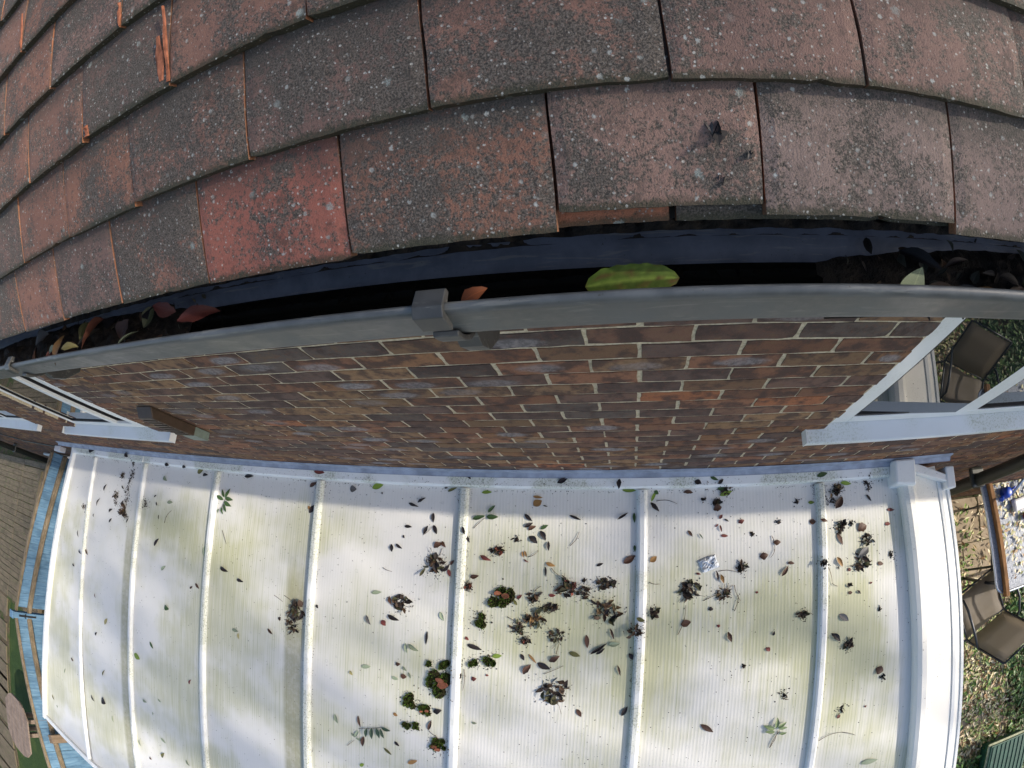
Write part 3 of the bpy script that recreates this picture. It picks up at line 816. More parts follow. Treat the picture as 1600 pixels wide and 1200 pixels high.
for i, f in enumerate(mb.f): mb.f[i] = f[::-1]
cp(mb.build('side_panel', M['side'], cons))
def rail(f, w, z0, z1, name, mat, ya=-.1, yb=-2.87):
    mb = MB(); n = 8; vs = []
    for i in range(n + 1):
        y = lerp(ya, yb, i / n); x = f(y); z = roof_z(y)
        vs += [(x - w / 2, y, z + z0), (x - w / 2, y, z + z1), (x + w / 2, y, z + z1), (x + w / 2, y, z + z0)]
    fs = []
    for i in range(n):
        for j in range(4): q = (j + 1) % 4; fs.append((i * 4 + j, i * 4 + q, i * 4 + 4 + q, i * 4 + 4 + j))
    fs += [(3, 2, 1, 0), tuple(n * 4 + j for j in range(4))]
    return cp(mb.add(vs, fs).build(name, M[mat], cons))
rail(lambda y: edge_rr(y) - .055, .022, -.05, -.022, 'edge_rail', 'upvc_clean')
rail(lambda y: edge_rr(y) - .022, .040, -.085, -.048, 'edge_channel', 'bar')
rail(lambda y: edge_rr(y) + .008, .018, -.11, -.030, 'edge_rail', 'upvc_clean')
mb = MB(); mb.hexa([(1.55, -.07, -1.45), (1.81, -.14, -1.49), (1.81, -.105, -1.49), (1.55, -.02, -1.45), (1.55, -.07, -1.405), (1.81, -.14, -1.435), (1.81, -.105, -1.435), (1.55, -.02, -1.405)])
cp(mb.build('side_wall_plate', M['upvc_clean'], cons, bevel=.004))
mb = MB(); mb.box(1.775, 1.835, -.17, -.055, -1.55, -1.425); cp(mb.build('corner_block', M['upvc_clean'], cons, bevel=.008))
# walls under the roof
def cwall(p, q, n):
    (xa, ya), (xb, yb) = p, q; d = Vector((xb - xa, yb - ya, 0)); Lw = d.length; d.normalize(); s = Vector((-d.y, d.x, 0)) * .035
    def slab(t0, t1, z0, z1, k=1., y=0):
        a = Vector((xa, ya, 0)) + d * t0; b = Vector((xa, ya, 0)) + d * t1; ss = s * k
        return [tuple(v) for v in (a - ss + Vector((0, 0, z0)), b - ss + Vector((0, 0, z0)), b + ss + Vector((0, 0, z0)), a + ss + Vector((0, 0, z0)), a - ss + Vector((0, 0, z1)), b - ss + Vector((0, 0, z1)), b + ss + Vector((0, 0, z1)), a + ss + Vector((0, 0, z1)))]
    zt = roof_z((ya + yb) / 2) - .10
    mb = MB(); mb.hexa(slab(0, Lw, GROUND + .05, GROUND + .65, 1.2)); mb.hexa(slab(0, Lw, zt - .07, zt)); mb.hexa(slab(0, Lw, GROUND + .651, GROUND + .72, 1.1))
    for i in range(n + 1): t = (Lw - .06) * i / n; mb.hexa(slab(t, t + .06, GROUND + .721, zt - .071))
    w = cp(mb.build('wall', M['upvc_clean'], cons)); g = MB()
    for i in range(n): g.hexa(slab((Lw - .06) * i / n + .062, (Lw - .06) * (i + 1) / n - .002, GROUND + .722, zt - .072, .3))
    g.build('pane', M['glass'], w)
cwall((1.79, -.02), (2.05, -2.82), 4); cwall((-4.95, -2.80), (2.0, -2.84), 9); cwall((-4.58, -.02), (-4.98, -2.78), 4)

# positions on the roof slope in metres
LEAVES = [
(-1.398,-0.119,-1.356,-0.116,'grey',.9),
(-1.256,-0.108,-1.193,-0.084,'yg',.5),
(-0.982,-0.168,-0.938,-0.143,'dk',.3),
(-1.032,-0.173,-0.974,-0.192,'dk',.25),
(-0.889,-0.218,-0.887,-0.267,'dk',.4),
(-0.936,-0.328,-0.913,-0.286,'dk',.4),
(-0.884,-0.281,-0.862,-0.324,'dk',.45),
(-1.045,-0.295,-1.004,-0.299,'dk',.4),
(-1.049,-0.343,-1.04,-0.359,'dk',.6),
(-1.087,-0.393,-1.049,-0.413,'dk',.35),
(-1.112,-0.396,-1.108,-0.436,'dk',.5),
(-0.873,-0.393,-0.831,-0.368,'br',.6),
(-0.831,-0.358,-0.811,-0.389,'br',.5),
(-0.811,-0.512,-0.785,-0.474,'dk',.35),
(-0.78,-0.473,-0.761,-0.45,'br',.5),
(-0.791,-0.498,-0.776,-0.533,'rd',.5),
(-0.719,-0.281,-0.704,-0.319,'dk',.4),
(-0.704,-0.324,-0.687,-0.356,'dk',.4),
(-0.708,-0.026,-0.689,-0.043,'dk',.5),
(-1.198,-0.126,-1.191,-0.136,'dk',.8),
(-0.839,-0.087,-0.82,-0.086,'dk',.5),
(-0.816,-0.106,-0.771,-0.082,'ol',.3),
(-1.21,-0.667,-1.151,-0.652,'pale',.35),
(-1.104,-0.669,-1.088,-0.713,'br',.4),
(-1.106,-0.771,-1.04,-0.787,'dk',.35),
(-1.233,-0.79,-1.203,-0.836,'grey',.35),
(-1.141,-0.802,-1.117,-0.829,'rd',.8),
(-0.819,-0.716,-0.797,-0.759,'pale',.4),
(-0.883,-0.824,-0.885,-0.894,'dk',.2),
(-0.998,-0.904,-0.985,-0.953,'pale',.35),
(-0.982,-0.907,-0.924,-0.932,'pale',.35),
(-1.247,-1.079,-1.193,-1.064,'pale',.4),
(-1.318,-1.114,-1.298,-1.135,'py',.6),
(-1.049,-1.021,-1.02,-1.02,'br',.7),
(-1.017,-1.08,-0.983,-1.082,'br',.8),
(-1.007,-1.03,-0.985,-1.05,'pale',.5),
(-0.976,-1.057,-0.96,-1.086,'pale',.4),
(-1.067,-1.098,-1.029,-1.103,'pale',.5),
(-0.831,-1.244,-0.786,-1.231,'dk',.6),
(-1.052,-1.302,-1.026,-1.309,'tan',.7),
(-1.406,-1.393,-1.386,-1.443,'pale',.4),
(-1.259,-1.364,-1.244,-1.428,'br',.25),
(-1.276,-1.497,-1.258,-1.452,'pale',.35),
(-1.301,-1.479,-1.276,-1.5,'pale',.4),
(-1.271,-1.504,-1.234,-1.51,'pale',.35),
(-1.224,-1.481,-1.227,-1.542,'br',.4),
(-1.039,-1.463,-1.013,-1.486,'dk',.5),
(-1.101,-1.519,-1.055,-1.549,'ol',.3),
(-0.961,-1.578,-0.911,-1.547,'tan',.4),
(-1.243,-1.675,-1.222,-1.65,'yg',.6),
(-0.854,-1.354,-0.84,-1.296,'br',.3),
(-0.641,-1.04,-0.617,-1.035,'rd',.9),
(-0.667,-0.869,-0.614,-0.871,'dk',.35),
(-0.68,-0.825,-0.664,-0.842,'rd',.7),
(-0.704,-1.049,-0.694,-1.016,'dk',.5),
(-0.629,-1.27,-0.603,-1.27,'pale',.5),
(-0.256,-0.055,-0.208,-0.03,'dk',.45),
(0.039,-0.036,0.034,-0.084,'dk',.45),
(0.051,-0.085,0.115,-0.086,'yg',.35),
(-0.638,-0.105,-0.586,-0.099,'yg',.35),
(-0.599,-0.203,-0.567,-0.166,'gr',.35),
(-0.606,-0.226,-0.548,-0.221,'gr',.45),
(-0.676,-0.24,-0.615,-0.218,'gr',.35),
(-0.378,-0.117,-0.331,-0.122,'tan',.3),
(-0.373,-0.163,-0.336,-0.135,'tan',.8),
(-0.327,-0.16,-0.305,-0.165,'dk',.3),
(-0.416,-0.204,-0.377,-0.237,'dk',.35),
(-0.413,-0.27,-0.374,-0.244,'dk',.35),
(-0.396,-0.281,-0.358,-0.261,'br',.45),
(-0.335,-0.276,-0.3,-0.253,'gr',.4),
(-0.335,-0.282,-0.309,-0.328,'dk',.45),
(-0.388,-0.31,-0.349,-0.344,'dk',.55),
(-0.296,-0.332,-0.291,-0.377,'dk',.35),
(-0.419,-0.385,-0.412,-0.414,'tan',.35),
(-0.408,-0.382,-0.396,-0.411,'tan',.35),
(-0.411,-0.422,-0.386,-0.437,'rd',.25),
(-0.627,-0.415,-0.572,-0.439,'rd',.35),
(-0.198,-0.204,-0.143,-0.228,'dk',.2),
(0.03,-0.224,0.078,-0.191,'dk',.2),
(-0.064,-0.444,-0.034,-0.429,'dk',.4),
(-0.303,-0.436,-0.258,-0.448,'tan',.4),
(-0.305,-0.453,-0.3,-0.502,'dk',.2),
(0.062,-0.428,0.113,-0.391,'br',.5),
(0.107,-0.192,0.11,-0.239,'gr',.3),
(0.111,-0.344,0.114,-0.375,'gr',.4),
(-0.672,-0.529,-0.63,-0.515,'br',.5),
(-0.541,-0.912,-0.496,-0.901,'yg',.5),
(-0.435,-0.616,-0.412,-0.594,'rd',.5),
(-0.45,-0.623,-0.431,-0.646,'ol',.5),
(-0.1,-0.772,-0.091,-0.834,'br',.35),
(0.01,-0.736,0.029,-0.788,'br',.2),
(0.005,-0.815,0.057,-0.805,'pale',.45),
(-0.078,-0.863,-0.002,-0.807,'dk',.15),
(-0.05,-0.862,-0.012,-0.831,'dk',.3),
(-0.175,-0.862,-0.123,-0.874,'ol',.45),
(-0.268,-0.908,-0.218,-0.88,'br',.45),
(-0.388,-0.983,-0.352,-0.933,'br',.45),
(-0.366,-0.882,-0.326,-0.924,'tan',.2),
(-0.32,-0.921,-0.261,-0.95,'dk',.45),
(-0.404,-0.885,-0.385,-0.914,'dk',.5),
(-0.67,-0.867,-0.595,-0.882,'dk',.3),
(-0.126,-1.142,-0.101,-1.178,'br',.5),
(0.083,-1.162,0.11,-1.117,'dk',.4),
(0.102,-0.854,0.119,-0.884,'dk',.6),
(0.052,-0.912,0.067,-0.963,'br',.2),
(0.129,-0.682,0.167,-0.696,'ol',.5),
(-0.64,-1.038,-0.615,-1.034,'rd',.8),
(-0.57,-1.011,-0.555,-1.009,'rd',.7),
(-0.283,-0.589,-0.251,-0.588,'rd',.5),
(0.466,-0.035,0.503,-0.051,'gr',.4),
(0.393,-0.051,0.421,-0.066,'dk',.8),
(0.502,-0.068,0.529,-0.049,'dk',.5),
(0.515,-0.12,0.574,-0.099,'yg',.4),
(0.505,-0.085,0.551,-0.09,'gr',.5),
(0.482,-0.184,0.522,-0.174,'br',.8),
(0.508,-0.227,0.526,-0.21,'rd',.6),
(0.489,-0.265,0.505,-0.253,'rd',.4),
(0.511,-0.258,0.52,-0.289,'rd',.3),
(0.533,-0.229,0.555,-0.242,'dk',.3),
(0.6,-0.247,0.629,-0.24,'rd',.7),
(0.516,-0.308,0.55,-0.309,'rd',.45),
(0.189,-0.14,0.212,-0.087,'yg',.25),
(0.186,-0.143,0.224,-0.188,'dk',.35),
(0.201,-0.092,0.223,-0.104,'gr',.8),
(0.34,-0.098,0.386,-0.102,'br',.4),
(0.361,-0.278,0.38,-0.307,'br',.4),
(0.412,-0.294,0.431,-0.319,'pale',.2),
(0.997,-0.057,1.053,-0.041,'gr',.4),
(0.954,-0.174,0.986,-0.173,'yg',.5),
(0.956,-0.263,0.989,-0.265,'br',.8),
(1.004,-0.257,1.04,-0.271,'br',.4),
(0.77,-0.348,0.806,-0.352,'br',.7),
(0.702,-0.411,0.743,-0.408,'br',.8),
(0.398,-0.477,0.421,-0.484,'rd',.4),
(0.494,-0.469,0.503,-0.517,'br',.2),
(0.517,-0.487,0.529,-0.529,'tan',.4),
(0.185,-0.421,0.213,-0.396,'tan',.7),
(0.811,-0.51,0.841,-0.464,'br',.35),
(0.838,-0.45,0.874,-0.455,'br',.4),
(0.682,-0.578,0.696,-0.579,'rd',.8),
(0.334,-0.713,0.38,-0.707,'br',.75),
(0.459,-0.647,0.483,-0.648,'dk',.8),
(0.502,-0.725,0.519,-0.729,'rd',.8),
(0.558,-0.758,0.573,-0.807,'br',.4),
(0.771,-0.788,0.78,-0.768,'dk',.6),
(0.742,-0.844,0.762,-0.863,'rd',.7),
(0.456,-1.211,0.519,-1.25,'br',.35),
(1.099,-0.211,1.135,-0.154,'br',.55),
(1.134,-0.09,1.193,-0.096,'yg',.35),
(1.273,-0.156,1.3,-0.189,'dk',.3),
(1.389,-0.239,1.43,-0.243,'rd',.4),
(1.372,-0.305,1.403,-0.311,'rd',.6),
(1.214,-0.323,1.266,-0.306,'br',.8),
(1.099,-0.329,1.129,-0.385,'br',.35),
(1.268,-0.41,1.212,-0.456,'grey',.5),
(1.095,-0.443,1.126,-0.489,'tan',.4),
(1.101,-0.486,1.106,-0.502,'dk',.5),
(1.152,-0.509,1.173,-0.509,'rd',.8),
(1.321,-0.495,1.355,-0.499,'br',.6),
(1.156,-0.62,1.179,-0.617,'br',.7),
(1.205,-0.612,1.226,-0.63,'dk',.4),
(1.274,-0.586,1.292,-0.582,'rd',.5),
(1.112,-0.716,1.16,-0.756,'grey',.5),
(1.073,-0.806,1.121,-0.85,'dk',.4),
(1.334,-1.013,1.374,-1.038,'br',.9),
(1.286,-1.208,1.3,-1.203,'rd',.7),
(1.141,-1.245,1.156,-1.227,'rd',.7),
(1.315,-1.527,1.415,-1.524,'pale',.3),
(-4.248,-0.025,-4.14,-0.035,'dk',.6),
(-3.601,-0.023,-3.545,-0.053,'dk',.6),
(-3.894,-0.357,-3.872,-0.296,'dk',.4),
(-3.988,-0.492,-3.952,-0.423,'dk',.25),
(-3.767,-0.517,-3.717,-0.482,'dk',.4),
(-3.747,-0.596,-3.711,-0.557,'dk',.4),
(-3.478,-0.561,-3.453,-0.516,'dk',.3),
(-4.189,-0.56,-4.177,-0.497,'dk',.3),
(-4.028,-0.563,-4.02,-0.592,'dk',.5),
(-3.62,-0.281,-3.58,-0.307,'dk',.3),
(-3.139,-0.321,-3.112,-0.303,'dk',.4),
(-3.103,-0.352,-3.082,-0.38,'dk',.4),
(-3.05,-0.44,-3.043,-0.474,'dk',.3),
(-3.065,-0.669,-3.016,-0.61,'dk',.35),
(-3.055,-0.162,-3.004,-0.187,'pale',.5),
(-2.966,-0.341,-2.902,-0.332,'pale',.4),
(-4.184,-0.898,-4.13,-0.934,'dk',.3),
(-4.111,-0.879,-4.057,-0.922,'br',.35),
(-2.502,-0.583,-2.492,-0.652,'pale',.35),
(-2.953,-0.824,-2.904,-0.785,'pale',.4),
(-2.565,-0.842,-2.52,-0.868,'br',.4),
(-2.616,-0.888,-2.593,-0.867,'br',.5),
(-2.671,-0.103,-2.614,-0.079,'ol',.6),
(-2.611,-0.119,-2.559,-0.111,'dk',.4),
(-3.022,-0.077,-2.97,-0.08,'dk',.5),
(-2.81,-0.076,-2.768,-0.083,'dk',.5),
(-4.342,-1.055,-4.302,-1.073,'dk',.5),
(-4.295,-0.747,-4.268,-0.805,'dk',.2),
(-2.206,-0.096,-2.127,-0.088,'dk',.3),
(-1.672,-0.126,-1.627,-0.094,'br',.45),
(-1.672,-0.235,-1.643,-0.258,'tan',.5),
(-1.656,-0.275,-1.617,-0.222,'dk',.5),
(-1.633,-0.04,-1.561,-0.041,'rd',.4),
(-2.33,-0.691,-2.258,-0.706,'dk',.35),
(-2.176,-0.742,-2.119,-0.748,'dk',.35),
(-1.898,-0.991,-1.857,-1.017,'br',.35),
(-2.191,-1.065,-2.138,-1.063,'pale',.4),
(-2.137,-1.073,-2.129,-1.112,'py',.4),
(-1.558,-0.784,-1.542,-0.802,'dk',.7),
(-3.888,-1.212,-3.866,-1.247,'rd',.3),
(-3.702,-1.428,-3.667,-1.366,'py',.5),
(-3.864,-1.566,-3.833,-1.533,'dk',.5),
(-2.885,-1.074,-2.832,-1.077,'gr',.7),
(-3.053,-1.379,-3.006,-1.418,'gr',.4),
(-3.256,-1.539,-3.179,-1.551,'yg',.6),
(-4.328,-1.924,-4.283,-1.942,'br',.4),
(-4.487,-2.133,-4.465,-2.076,'pale',.3),
(-4.817,-2.485,-4.769,-2.525,'ol',.3),
(-4.727,-2.561,-4.696,-2.575,'pale',.5),
(-3.963,-2.142,-3.915,-2.187,'dk',.3),
(-3.787,-2.114,-3.72,-2.129,'dk',.9),
(-3.734,-1.884,-3.711,-1.823,'ol',.3),
(-2.596,-1.555,-2.576,-1.516,'rd',.4),
(-3.152,-1.871,-3.1,-1.873,'pale',.4),
(-2.959,-1.796,-2.92,-1.806,'pale',.4),
(-3.032,-1.927,-3.025,-1.955,'pale',.4),
(-3.622,-2.199,-3.606,-2.254,'pale',.3),
(-2.949,-2.112,-2.889,-2.13,'pale',.35),
(-2.951,-2.28,-2.923,-2.228,'ol',.5),
(-3.117,-2.35,-3.091,-2.365,'br',.6),
(-2.667,-2.172,-2.631,-2.206,'pale',.4),
(-3.24,-2.251,-3.217,-2.301,'pale',.35),
]
CLUMPS = [
(-0.862,-0.485,0.067,'leafy'),
(-1.038,-0.696,0.052,'leafy'),
(-0.812,-1.093,0.074,'moss_chip'),
(-0.864,-0.994,0.017,'moss'),
(-0.777,-0.992,0.035,'moss'),
(-0.953,-1.213,0.05,'moss'),
(-0.878,-1.248,0.036,'moss_chip'),
(-0.974,-1.358,0.025,'moss'),
(-0.92,-1.346,0.02,'moss'),
(-0.799,-1.433,0.049,'moss_chip'),
(-0.54,-0.388,0.03,'leafy_red'),
(-0.449,-0.329,0.02,'crumbs'),
(-0.574,-0.39,0.014,'crumbs'),
(-0.198,-0.55,0.049,'leafy_red'),
(-0.119,-0.571,0.037,'leafy'),
(-0.118,-0.513,0.018,'crumbs'),
(-0.032,-0.528,0.035,'leafy'),
(0.01,-0.524,0.019,'leafy'),
(-0.513,-0.616,0.063,'moss_chip'),
(-0.613,-0.734,0.041,'moss'),
(-0.559,-0.932,0.037,'moss'),
(-0.628,-0.956,0.026,'moss'),
(-0.353,-0.605,0.033,'leafy'),
(-0.295,-0.655,0.025,'leafy'),
(-0.252,-0.644,0.014,'leafy'),
(-0.345,-0.712,0.047,'leafy_tan'),
(-0.416,-0.759,0.036,'leafy'),
(-0.237,-0.782,0.045,'leafy'),
(-0.01,-0.661,0.07,'leafy_tan'),
(-0.381,-0.816,0.025,'leafy_red'),
(-0.244,-1.057,0.081,'leafy'),
(0.128,-0.743,0.037,'leafy'),
(-0.679,-0.575,0.023,'leafy_red'),
(0.539,-0.095,0.026,'leafy'),
(0.497,-0.153,0.016,'leafy'),
(0.617,-0.463,0.024,'leafy'),
(0.371,-0.555,0.054,'leafy'),
(0.529,-0.579,0.037,'leafy_tan'),
(1.01,-0.463,0.023,'crumbs'),
(0.437,-0.134,0.014,'crumbs'),
(0.668,-0.306,0.016,'crumbs'),
(0.797,-0.256,0.015,'crumbs'),
(0.899,-0.165,0.015,'crumbs'),
(0.209,-0.658,0.025,'leafy'),
(0.918,-0.7,0.024,'leafy'),
(0.847,-1.084,0.041,'crumbs'),
(0.642,-0.925,0.01,'crumbs'),
(1.105,-0.119,0.036,'leafy_tan'),
(1.287,-0.113,0.034,'crumbs'),
(1.183,-0.289,0.025,'crumbs'),
(1.123,-0.297,0.028,'leafy'),
(1.263,-0.373,0.03,'leafy'),
(1.23,-0.476,0.047,'leafy'),
(1.403,-0.462,0.029,'crumbs'),
(1.167,-0.58,0.018,'crumbs'),
(1.027,-0.465,0.024,'crumbs'),
(1.072,-0.173,0.024,'crumbs'),
(1.166,-0.877,0.03,'leafy'),
(1.377,-1.065,0.021,'crumbs'),
(1.16,-1.199,0.037,'crumbs'),
(1.336,-0.718,0.011,'crumbs'),
(-3.487,-0.175,0.058,'crumbs'),
(-3.514,-0.233,0.038,'crumbs'),
(-3.522,-0.299,0.059,'crumbs'),
(-3.51,-0.376,0.056,'crumbs'),
(-3.631,-0.201,0.029,'leafy'),
(-3.691,-0.364,0.041,'leafy'),
(-3.673,-0.428,0.052,'crumbs'),
(-3.547,-0.478,0.06,'leafy'),
(-3.495,-0.504,0.038,'crumbs'),
(-3.243,-0.381,0.053,'crumbs'),
(-4.244,-0.531,0.041,'crumbs'),
(-3.496,-0.092,0.028,'crumbs'),
(-1.69,-0.845,0.061,'leafy'),
(-1.715,-0.935,0.045,'leafy'),
(-1.813,-0.915,0.01,'crumbs'),
]
TWIGS = [
(-0.936, -0.334, -0.886, -0.286),
(-1.152, -0.524, -1.097, -0.539),
(-1.323, -1.565, -1.28, -1.52),
(-0.85, -1.357, -0.817, -1.38),
(-0.817, -1.376, -0.768, -1.426),
(-0.68, -0.994, -0.682, -1.105),
(-0.669, -0.284, -0.612, -0.229),
(-0.39, -0.411, -0.34, -0.378),
(-0.191, -0.35, -0.15, -0.283),
(-0.275, -0.459, -0.231, -0.495),
(-0.288, -0.974, -0.198, -0.927),
(-0.479, -0.707, -0.423, -0.741),
(-0.354, -0.576, -0.32, -0.547),
(-0.235, -0.872, -0.221, -0.811),
(0.212, -0.138, 0.311, -0.154),
(0.762, -0.319, 0.776, -0.382),
(0.776, -0.382, 0.754, -0.42),
(0.502, -0.472, 0.6, -0.482),
(0.434, -0.607, 0.574, -0.539),
(0.58, -0.539, 0.61, -0.614),
(0.181, -0.516, 0.234, -0.525),
(0.322, -0.764, 0.354, -0.626),
(0.804, -1.356, 0.844, -1.27),
(0.582, -0.66, 0.6, -0.587),
(1.049, -0.487, 1.069, -0.565),
(1.069, -0.565, 1.1, -0.581),
(1.056, -1.352, 1.177, -1.325),
(1.177, -1.325, 1.257, -1.355),
(-2.966, -0.489, -2.9, -0.392),
(-3.489, 0.021, -3.305, -0.02),
(-2.347, -0.457, -2.296, -0.538),
(-1.862, -0.783, -1.794, -0.809),
(-1.786, -0.77, -1.698, -0.805),
]
SPRIGS = {
'fern': ([(-2.35, -0.247, -2.321, -0.184), (-2.357, -0.243, -2.395, -0.195), (-2.361, -0.262, -2.431, -0.241), (-2.35, -0.247, -2.277, -0.254), (-2.352, -0.271, -2.28, -0.296), (-2.355, -0.29, -2.319, -0.337), (-2.366, -0.31, -2.344, -0.354), (-2.391, -0.322, -2.392, -0.355)], (-2.351, -0.243, -2.383, -0.33)),
'row': ([(-1.199, -1.42, -1.2, -1.475), (-1.17, -1.413, -1.167, -1.477), (-1.145, -1.407, -1.122, -1.462), (-1.121, -1.405, -1.096, -1.456), (-1.115, -1.399, -1.062, -1.404)], (-1.253, -1.439, -1.115, -1.399)),
'star': ([(0.824, -1.253, 0.824, -1.198), (0.831, -1.25, 0.872, -1.224), (0.836, -1.258, 0.88, -1.253), (0.843, -1.285, 0.881, -1.282), (0.818, -1.256, 0.76, -1.235), (0.819, -1.271, 0.769, -1.266), (0.813, -1.282, 0.821, -1.29)], (0.804, -1.356, 0.837, -1.269)),
}

# =================================================================== LEAVES AND DEBRIS ON THE ROOF
COLR = dict(dk=(.022, .017, .018), br=(.085, .042, .026), rd=(.16, .042, .035), gr=(.055, .11, .035), yg=(.20, .30, .045), pale=(.26, .32, .22), py=(.42, .38, .16), ol=(.14, .14, .045), tan=(.30, .17, .06), grey=(.13, .13, .13))
CNAME = dict(dk='nearly black', br='dark brown', rd='reddish', gr='green', yg='yellow-green', pale='pale green', py='pale yellow', ol='olive', tan='tan', grey='grey')
def leaf_mesh(seed, curl=.25, fold=.25, ragged=0.):
    rr = random.Random(seed); n = 8; vs = []
    for i in range(n + 1):
        t = i / n; w = .5 * (sin(pi * t ** .85)) ** .9; x = -.5 + t
        zc = curl * .35 * (1 - (2 * t - 1) ** 2) + .03 * sin(5 * t + seed)
        bend = .06 * sin(3 * t + seed)
        for k in (-1, -.5, 0, .5, 1):
            ww = w * (1 + (rr.uniform(-ragged, ragged) if abs(k) == 1 else 0))
            vs.append((x, k * ww + bend, zc + abs(k) * fold * w))
    fs = []
    for i in range(n):
        for k in range(4): a = i * 5 + k; fs.append((a, a + 5, a + 6, a + 1))
    mb = MB(); mb.add(vs, fs)
    # stalk
    return mb
LM = [leaf_mesh(1, .25, .12), leaf_mesh(2, .5, .35, .1), leaf_mesh(3, .15, .55), leaf_mesh(4, .7, .2, .15), leaf_mesh(5, -.1, .6, .05), leaf_mesh(6, .3, .3, .3)]
LME = []
for m in LM:
    me = m.mesh('fallen_leaf', M['leaf'], smooth=True); LME.append(me)
stalk = MB(); stalk.tube([(-.5, 0, .0), (-.62, .01, .02), (-.75, .05, .03)], .008, 4)
PANELS = ['first', 'second', 'third', 'fourth', 'fifth', 'sixth', 'seventh', 'eighth']
ORD = ['', 'second ', 'third ', 'fourth ', 'fifth ', 'sixth ', 'seventh ', 'eighth ', 'ninth ', 'tenth ', 'eleventh ', 'twelfth ', 'thirteenth ', 'fourteenth ', 'fifteenth ', 'sixteenth ', 'seventeenth ', 'eighteenth ', 'nineteenth ', 'twentieth ']
def panel_of(x, y):
    n = 0
    for i in range(7):
        if x > bx_at(i, y): n = i + 1
    return n
def surf(x, y):
    z = roof_z(y) + .001
    if y > -.083: return -1.4085 if y > -.03 else -1.411
    for i in range(7):
        if abs(x - bx_at(i, y)) < .024: return roof_z(y, .0275)
    if x > edge_r(y) - .04: return roof_z(y, .061)
    return z
def where(x, y, kind):
    """kind + panel + rank from the wall"""
    if y > -.083: return ('trim',)
    for i in range(7):
        if abs(x - bx_at(i, y)) < .026: return ('bar', i)
    return ('panel', panel_of(x, y))
def rank_labels(items, noun):
    """items: list of (x, y, colour) -> a label for each, told apart by colour, panel and order from the wall"""
    groups = {}
    for k, (x, y, c) in enumerate(items): groups.setdefault((where(x, y, c), c), []).append(k)
    out = [None] * len(items)
    for (w, c), ks in groups.items():
        if w[0] == 'trim': ks.sort(key=lambda k: items[k][0])
        else: ks.sort(key=lambda k: -items[k][1])
        for r, k in enumerate(ks):
            if len(ks) == 1:
                p_ = {'trim': 'white trim along the house wall', 'bar': f'{PANELS[w[-1]] if w[0] != "trim" else 0} glazing bar from the left', 'panel': f'{PANELS[w[-1]] if w[0] != "trim" else 0} roof panel from the left'}[w[0]]
                out[k] = f'only {c} {noun} on the {p_}'; continue
            else: o = ORD[r] if r else 'first '
            if w[0] == 'trim': out[k] = f'{o}{c} {noun} from the left on the white trim along the house wall'
            elif w[0] == 'bar': out[k] = f'{o}{c} {noun} from the wall on the {PANELS[w[1]]} glazing bar from the left'
            else: out[k] = f'{o}{c} {noun} from the wall on the {PANELS[w[1]]} roof panel from the left'
    return out
rl = random.Random(21)
lab = rank_labels([((l[0] + l[2]) / 2, (l[1] + l[3]) / 2, CNAME[l[4]]) for l in LEAVES], 'leaf')
def put_leaf(x0, y0, x1, y1, kind, wr, label, z=None, cat='leaf', group='fallen leaves on the conservatory roof', parent=None, name='fallen_leaf'):
    L = math.hypot(x1 - x0, y1 - y0); L = max(L, .012)
    v = rl.choice([0, 1, 2, 3, 4, 5]) if kind in ('dk', 'br', 'rd', 'tan', 'grey') else rl.choice([0, 1, 2])
    if kind == 'yg': v = 0
    o = link(name, LME[v])
    cx, cy = (x0 + x1) / 2, (y0 + y1) / 2
    zz = (surf(cx, cy) if z is None else z)
    o.rotation_euler = Matrix.Rotation(atan2(y1 - y0, x1 - x0), 3, 'Z').to_euler()
    o.scale = (L * 1.05, L * wr, L * (.6 if v in (1, 3, 5) else .35))
    o.location = (cx, cy, zz + .0015)
    f = rl.uniform(.75, 1.3); c = COLR[kind]; o.color = (c[0] * f, c[1] * f, c[2] * f, 1)
    if parent: o.parent = parent
    else: tag(o, label, cat, group)
    return o
lab = [t if len(t.split()) <= 16 else t.replace('from the left', 'from left') for t in lab]
for l, lb in zip(LEAVES, lab): put_leaf(*l, lb)

# clumps
def crumple(mb, cx, cy, cz, L, w, rr, c, az=None, up=None):
    """one dead leaf, curled, at a random tilt"""
    a = rr.uniform(0, 2 * pi) if az is None else az; el = rr.uniform(-.1, .9) if up is None else up; ro = rr.uniform(-1.2, 1.2)
    R3 = Matrix.Rotation(a, 3, 'Z') @ Matrix.Rotation(-el, 3, 'Y') @ Matrix.Rotation(ro, 3, 'X')
    n = 4; vs = []; mid = rr.choice([0., .35, .5, .6]); curl = rr.uniform(-.5, .7); fold = rr.uniform(.1, .9)
    for i in range(n + 1):
        t = i / n; ww = w * L * sin(pi * min(.97, max(.04, t)) ** .9) * rr.uniform(.75, 1.2)
        for k in (-1, 0, 1):
            p = Vector(((t - mid) * L, k * ww * .5, curl * L * .5 * t * (1 - t) * 2 + abs(k) * fold * ww * .5))
            q = R3 @ p; vs.append((cx + q.x, cy + q.y, max(q.z + cz, cz - .002)))
    fs = []
    for i in range(n):
        for k in range(2): b = i * 3 + k; fs.append((b, b + 3, b + 4, b + 1))
    f = rr.uniform(.6, 1.5); mb.add(vs, fs, (c[0] * f, c[1] * f, c[2] * f, 1))
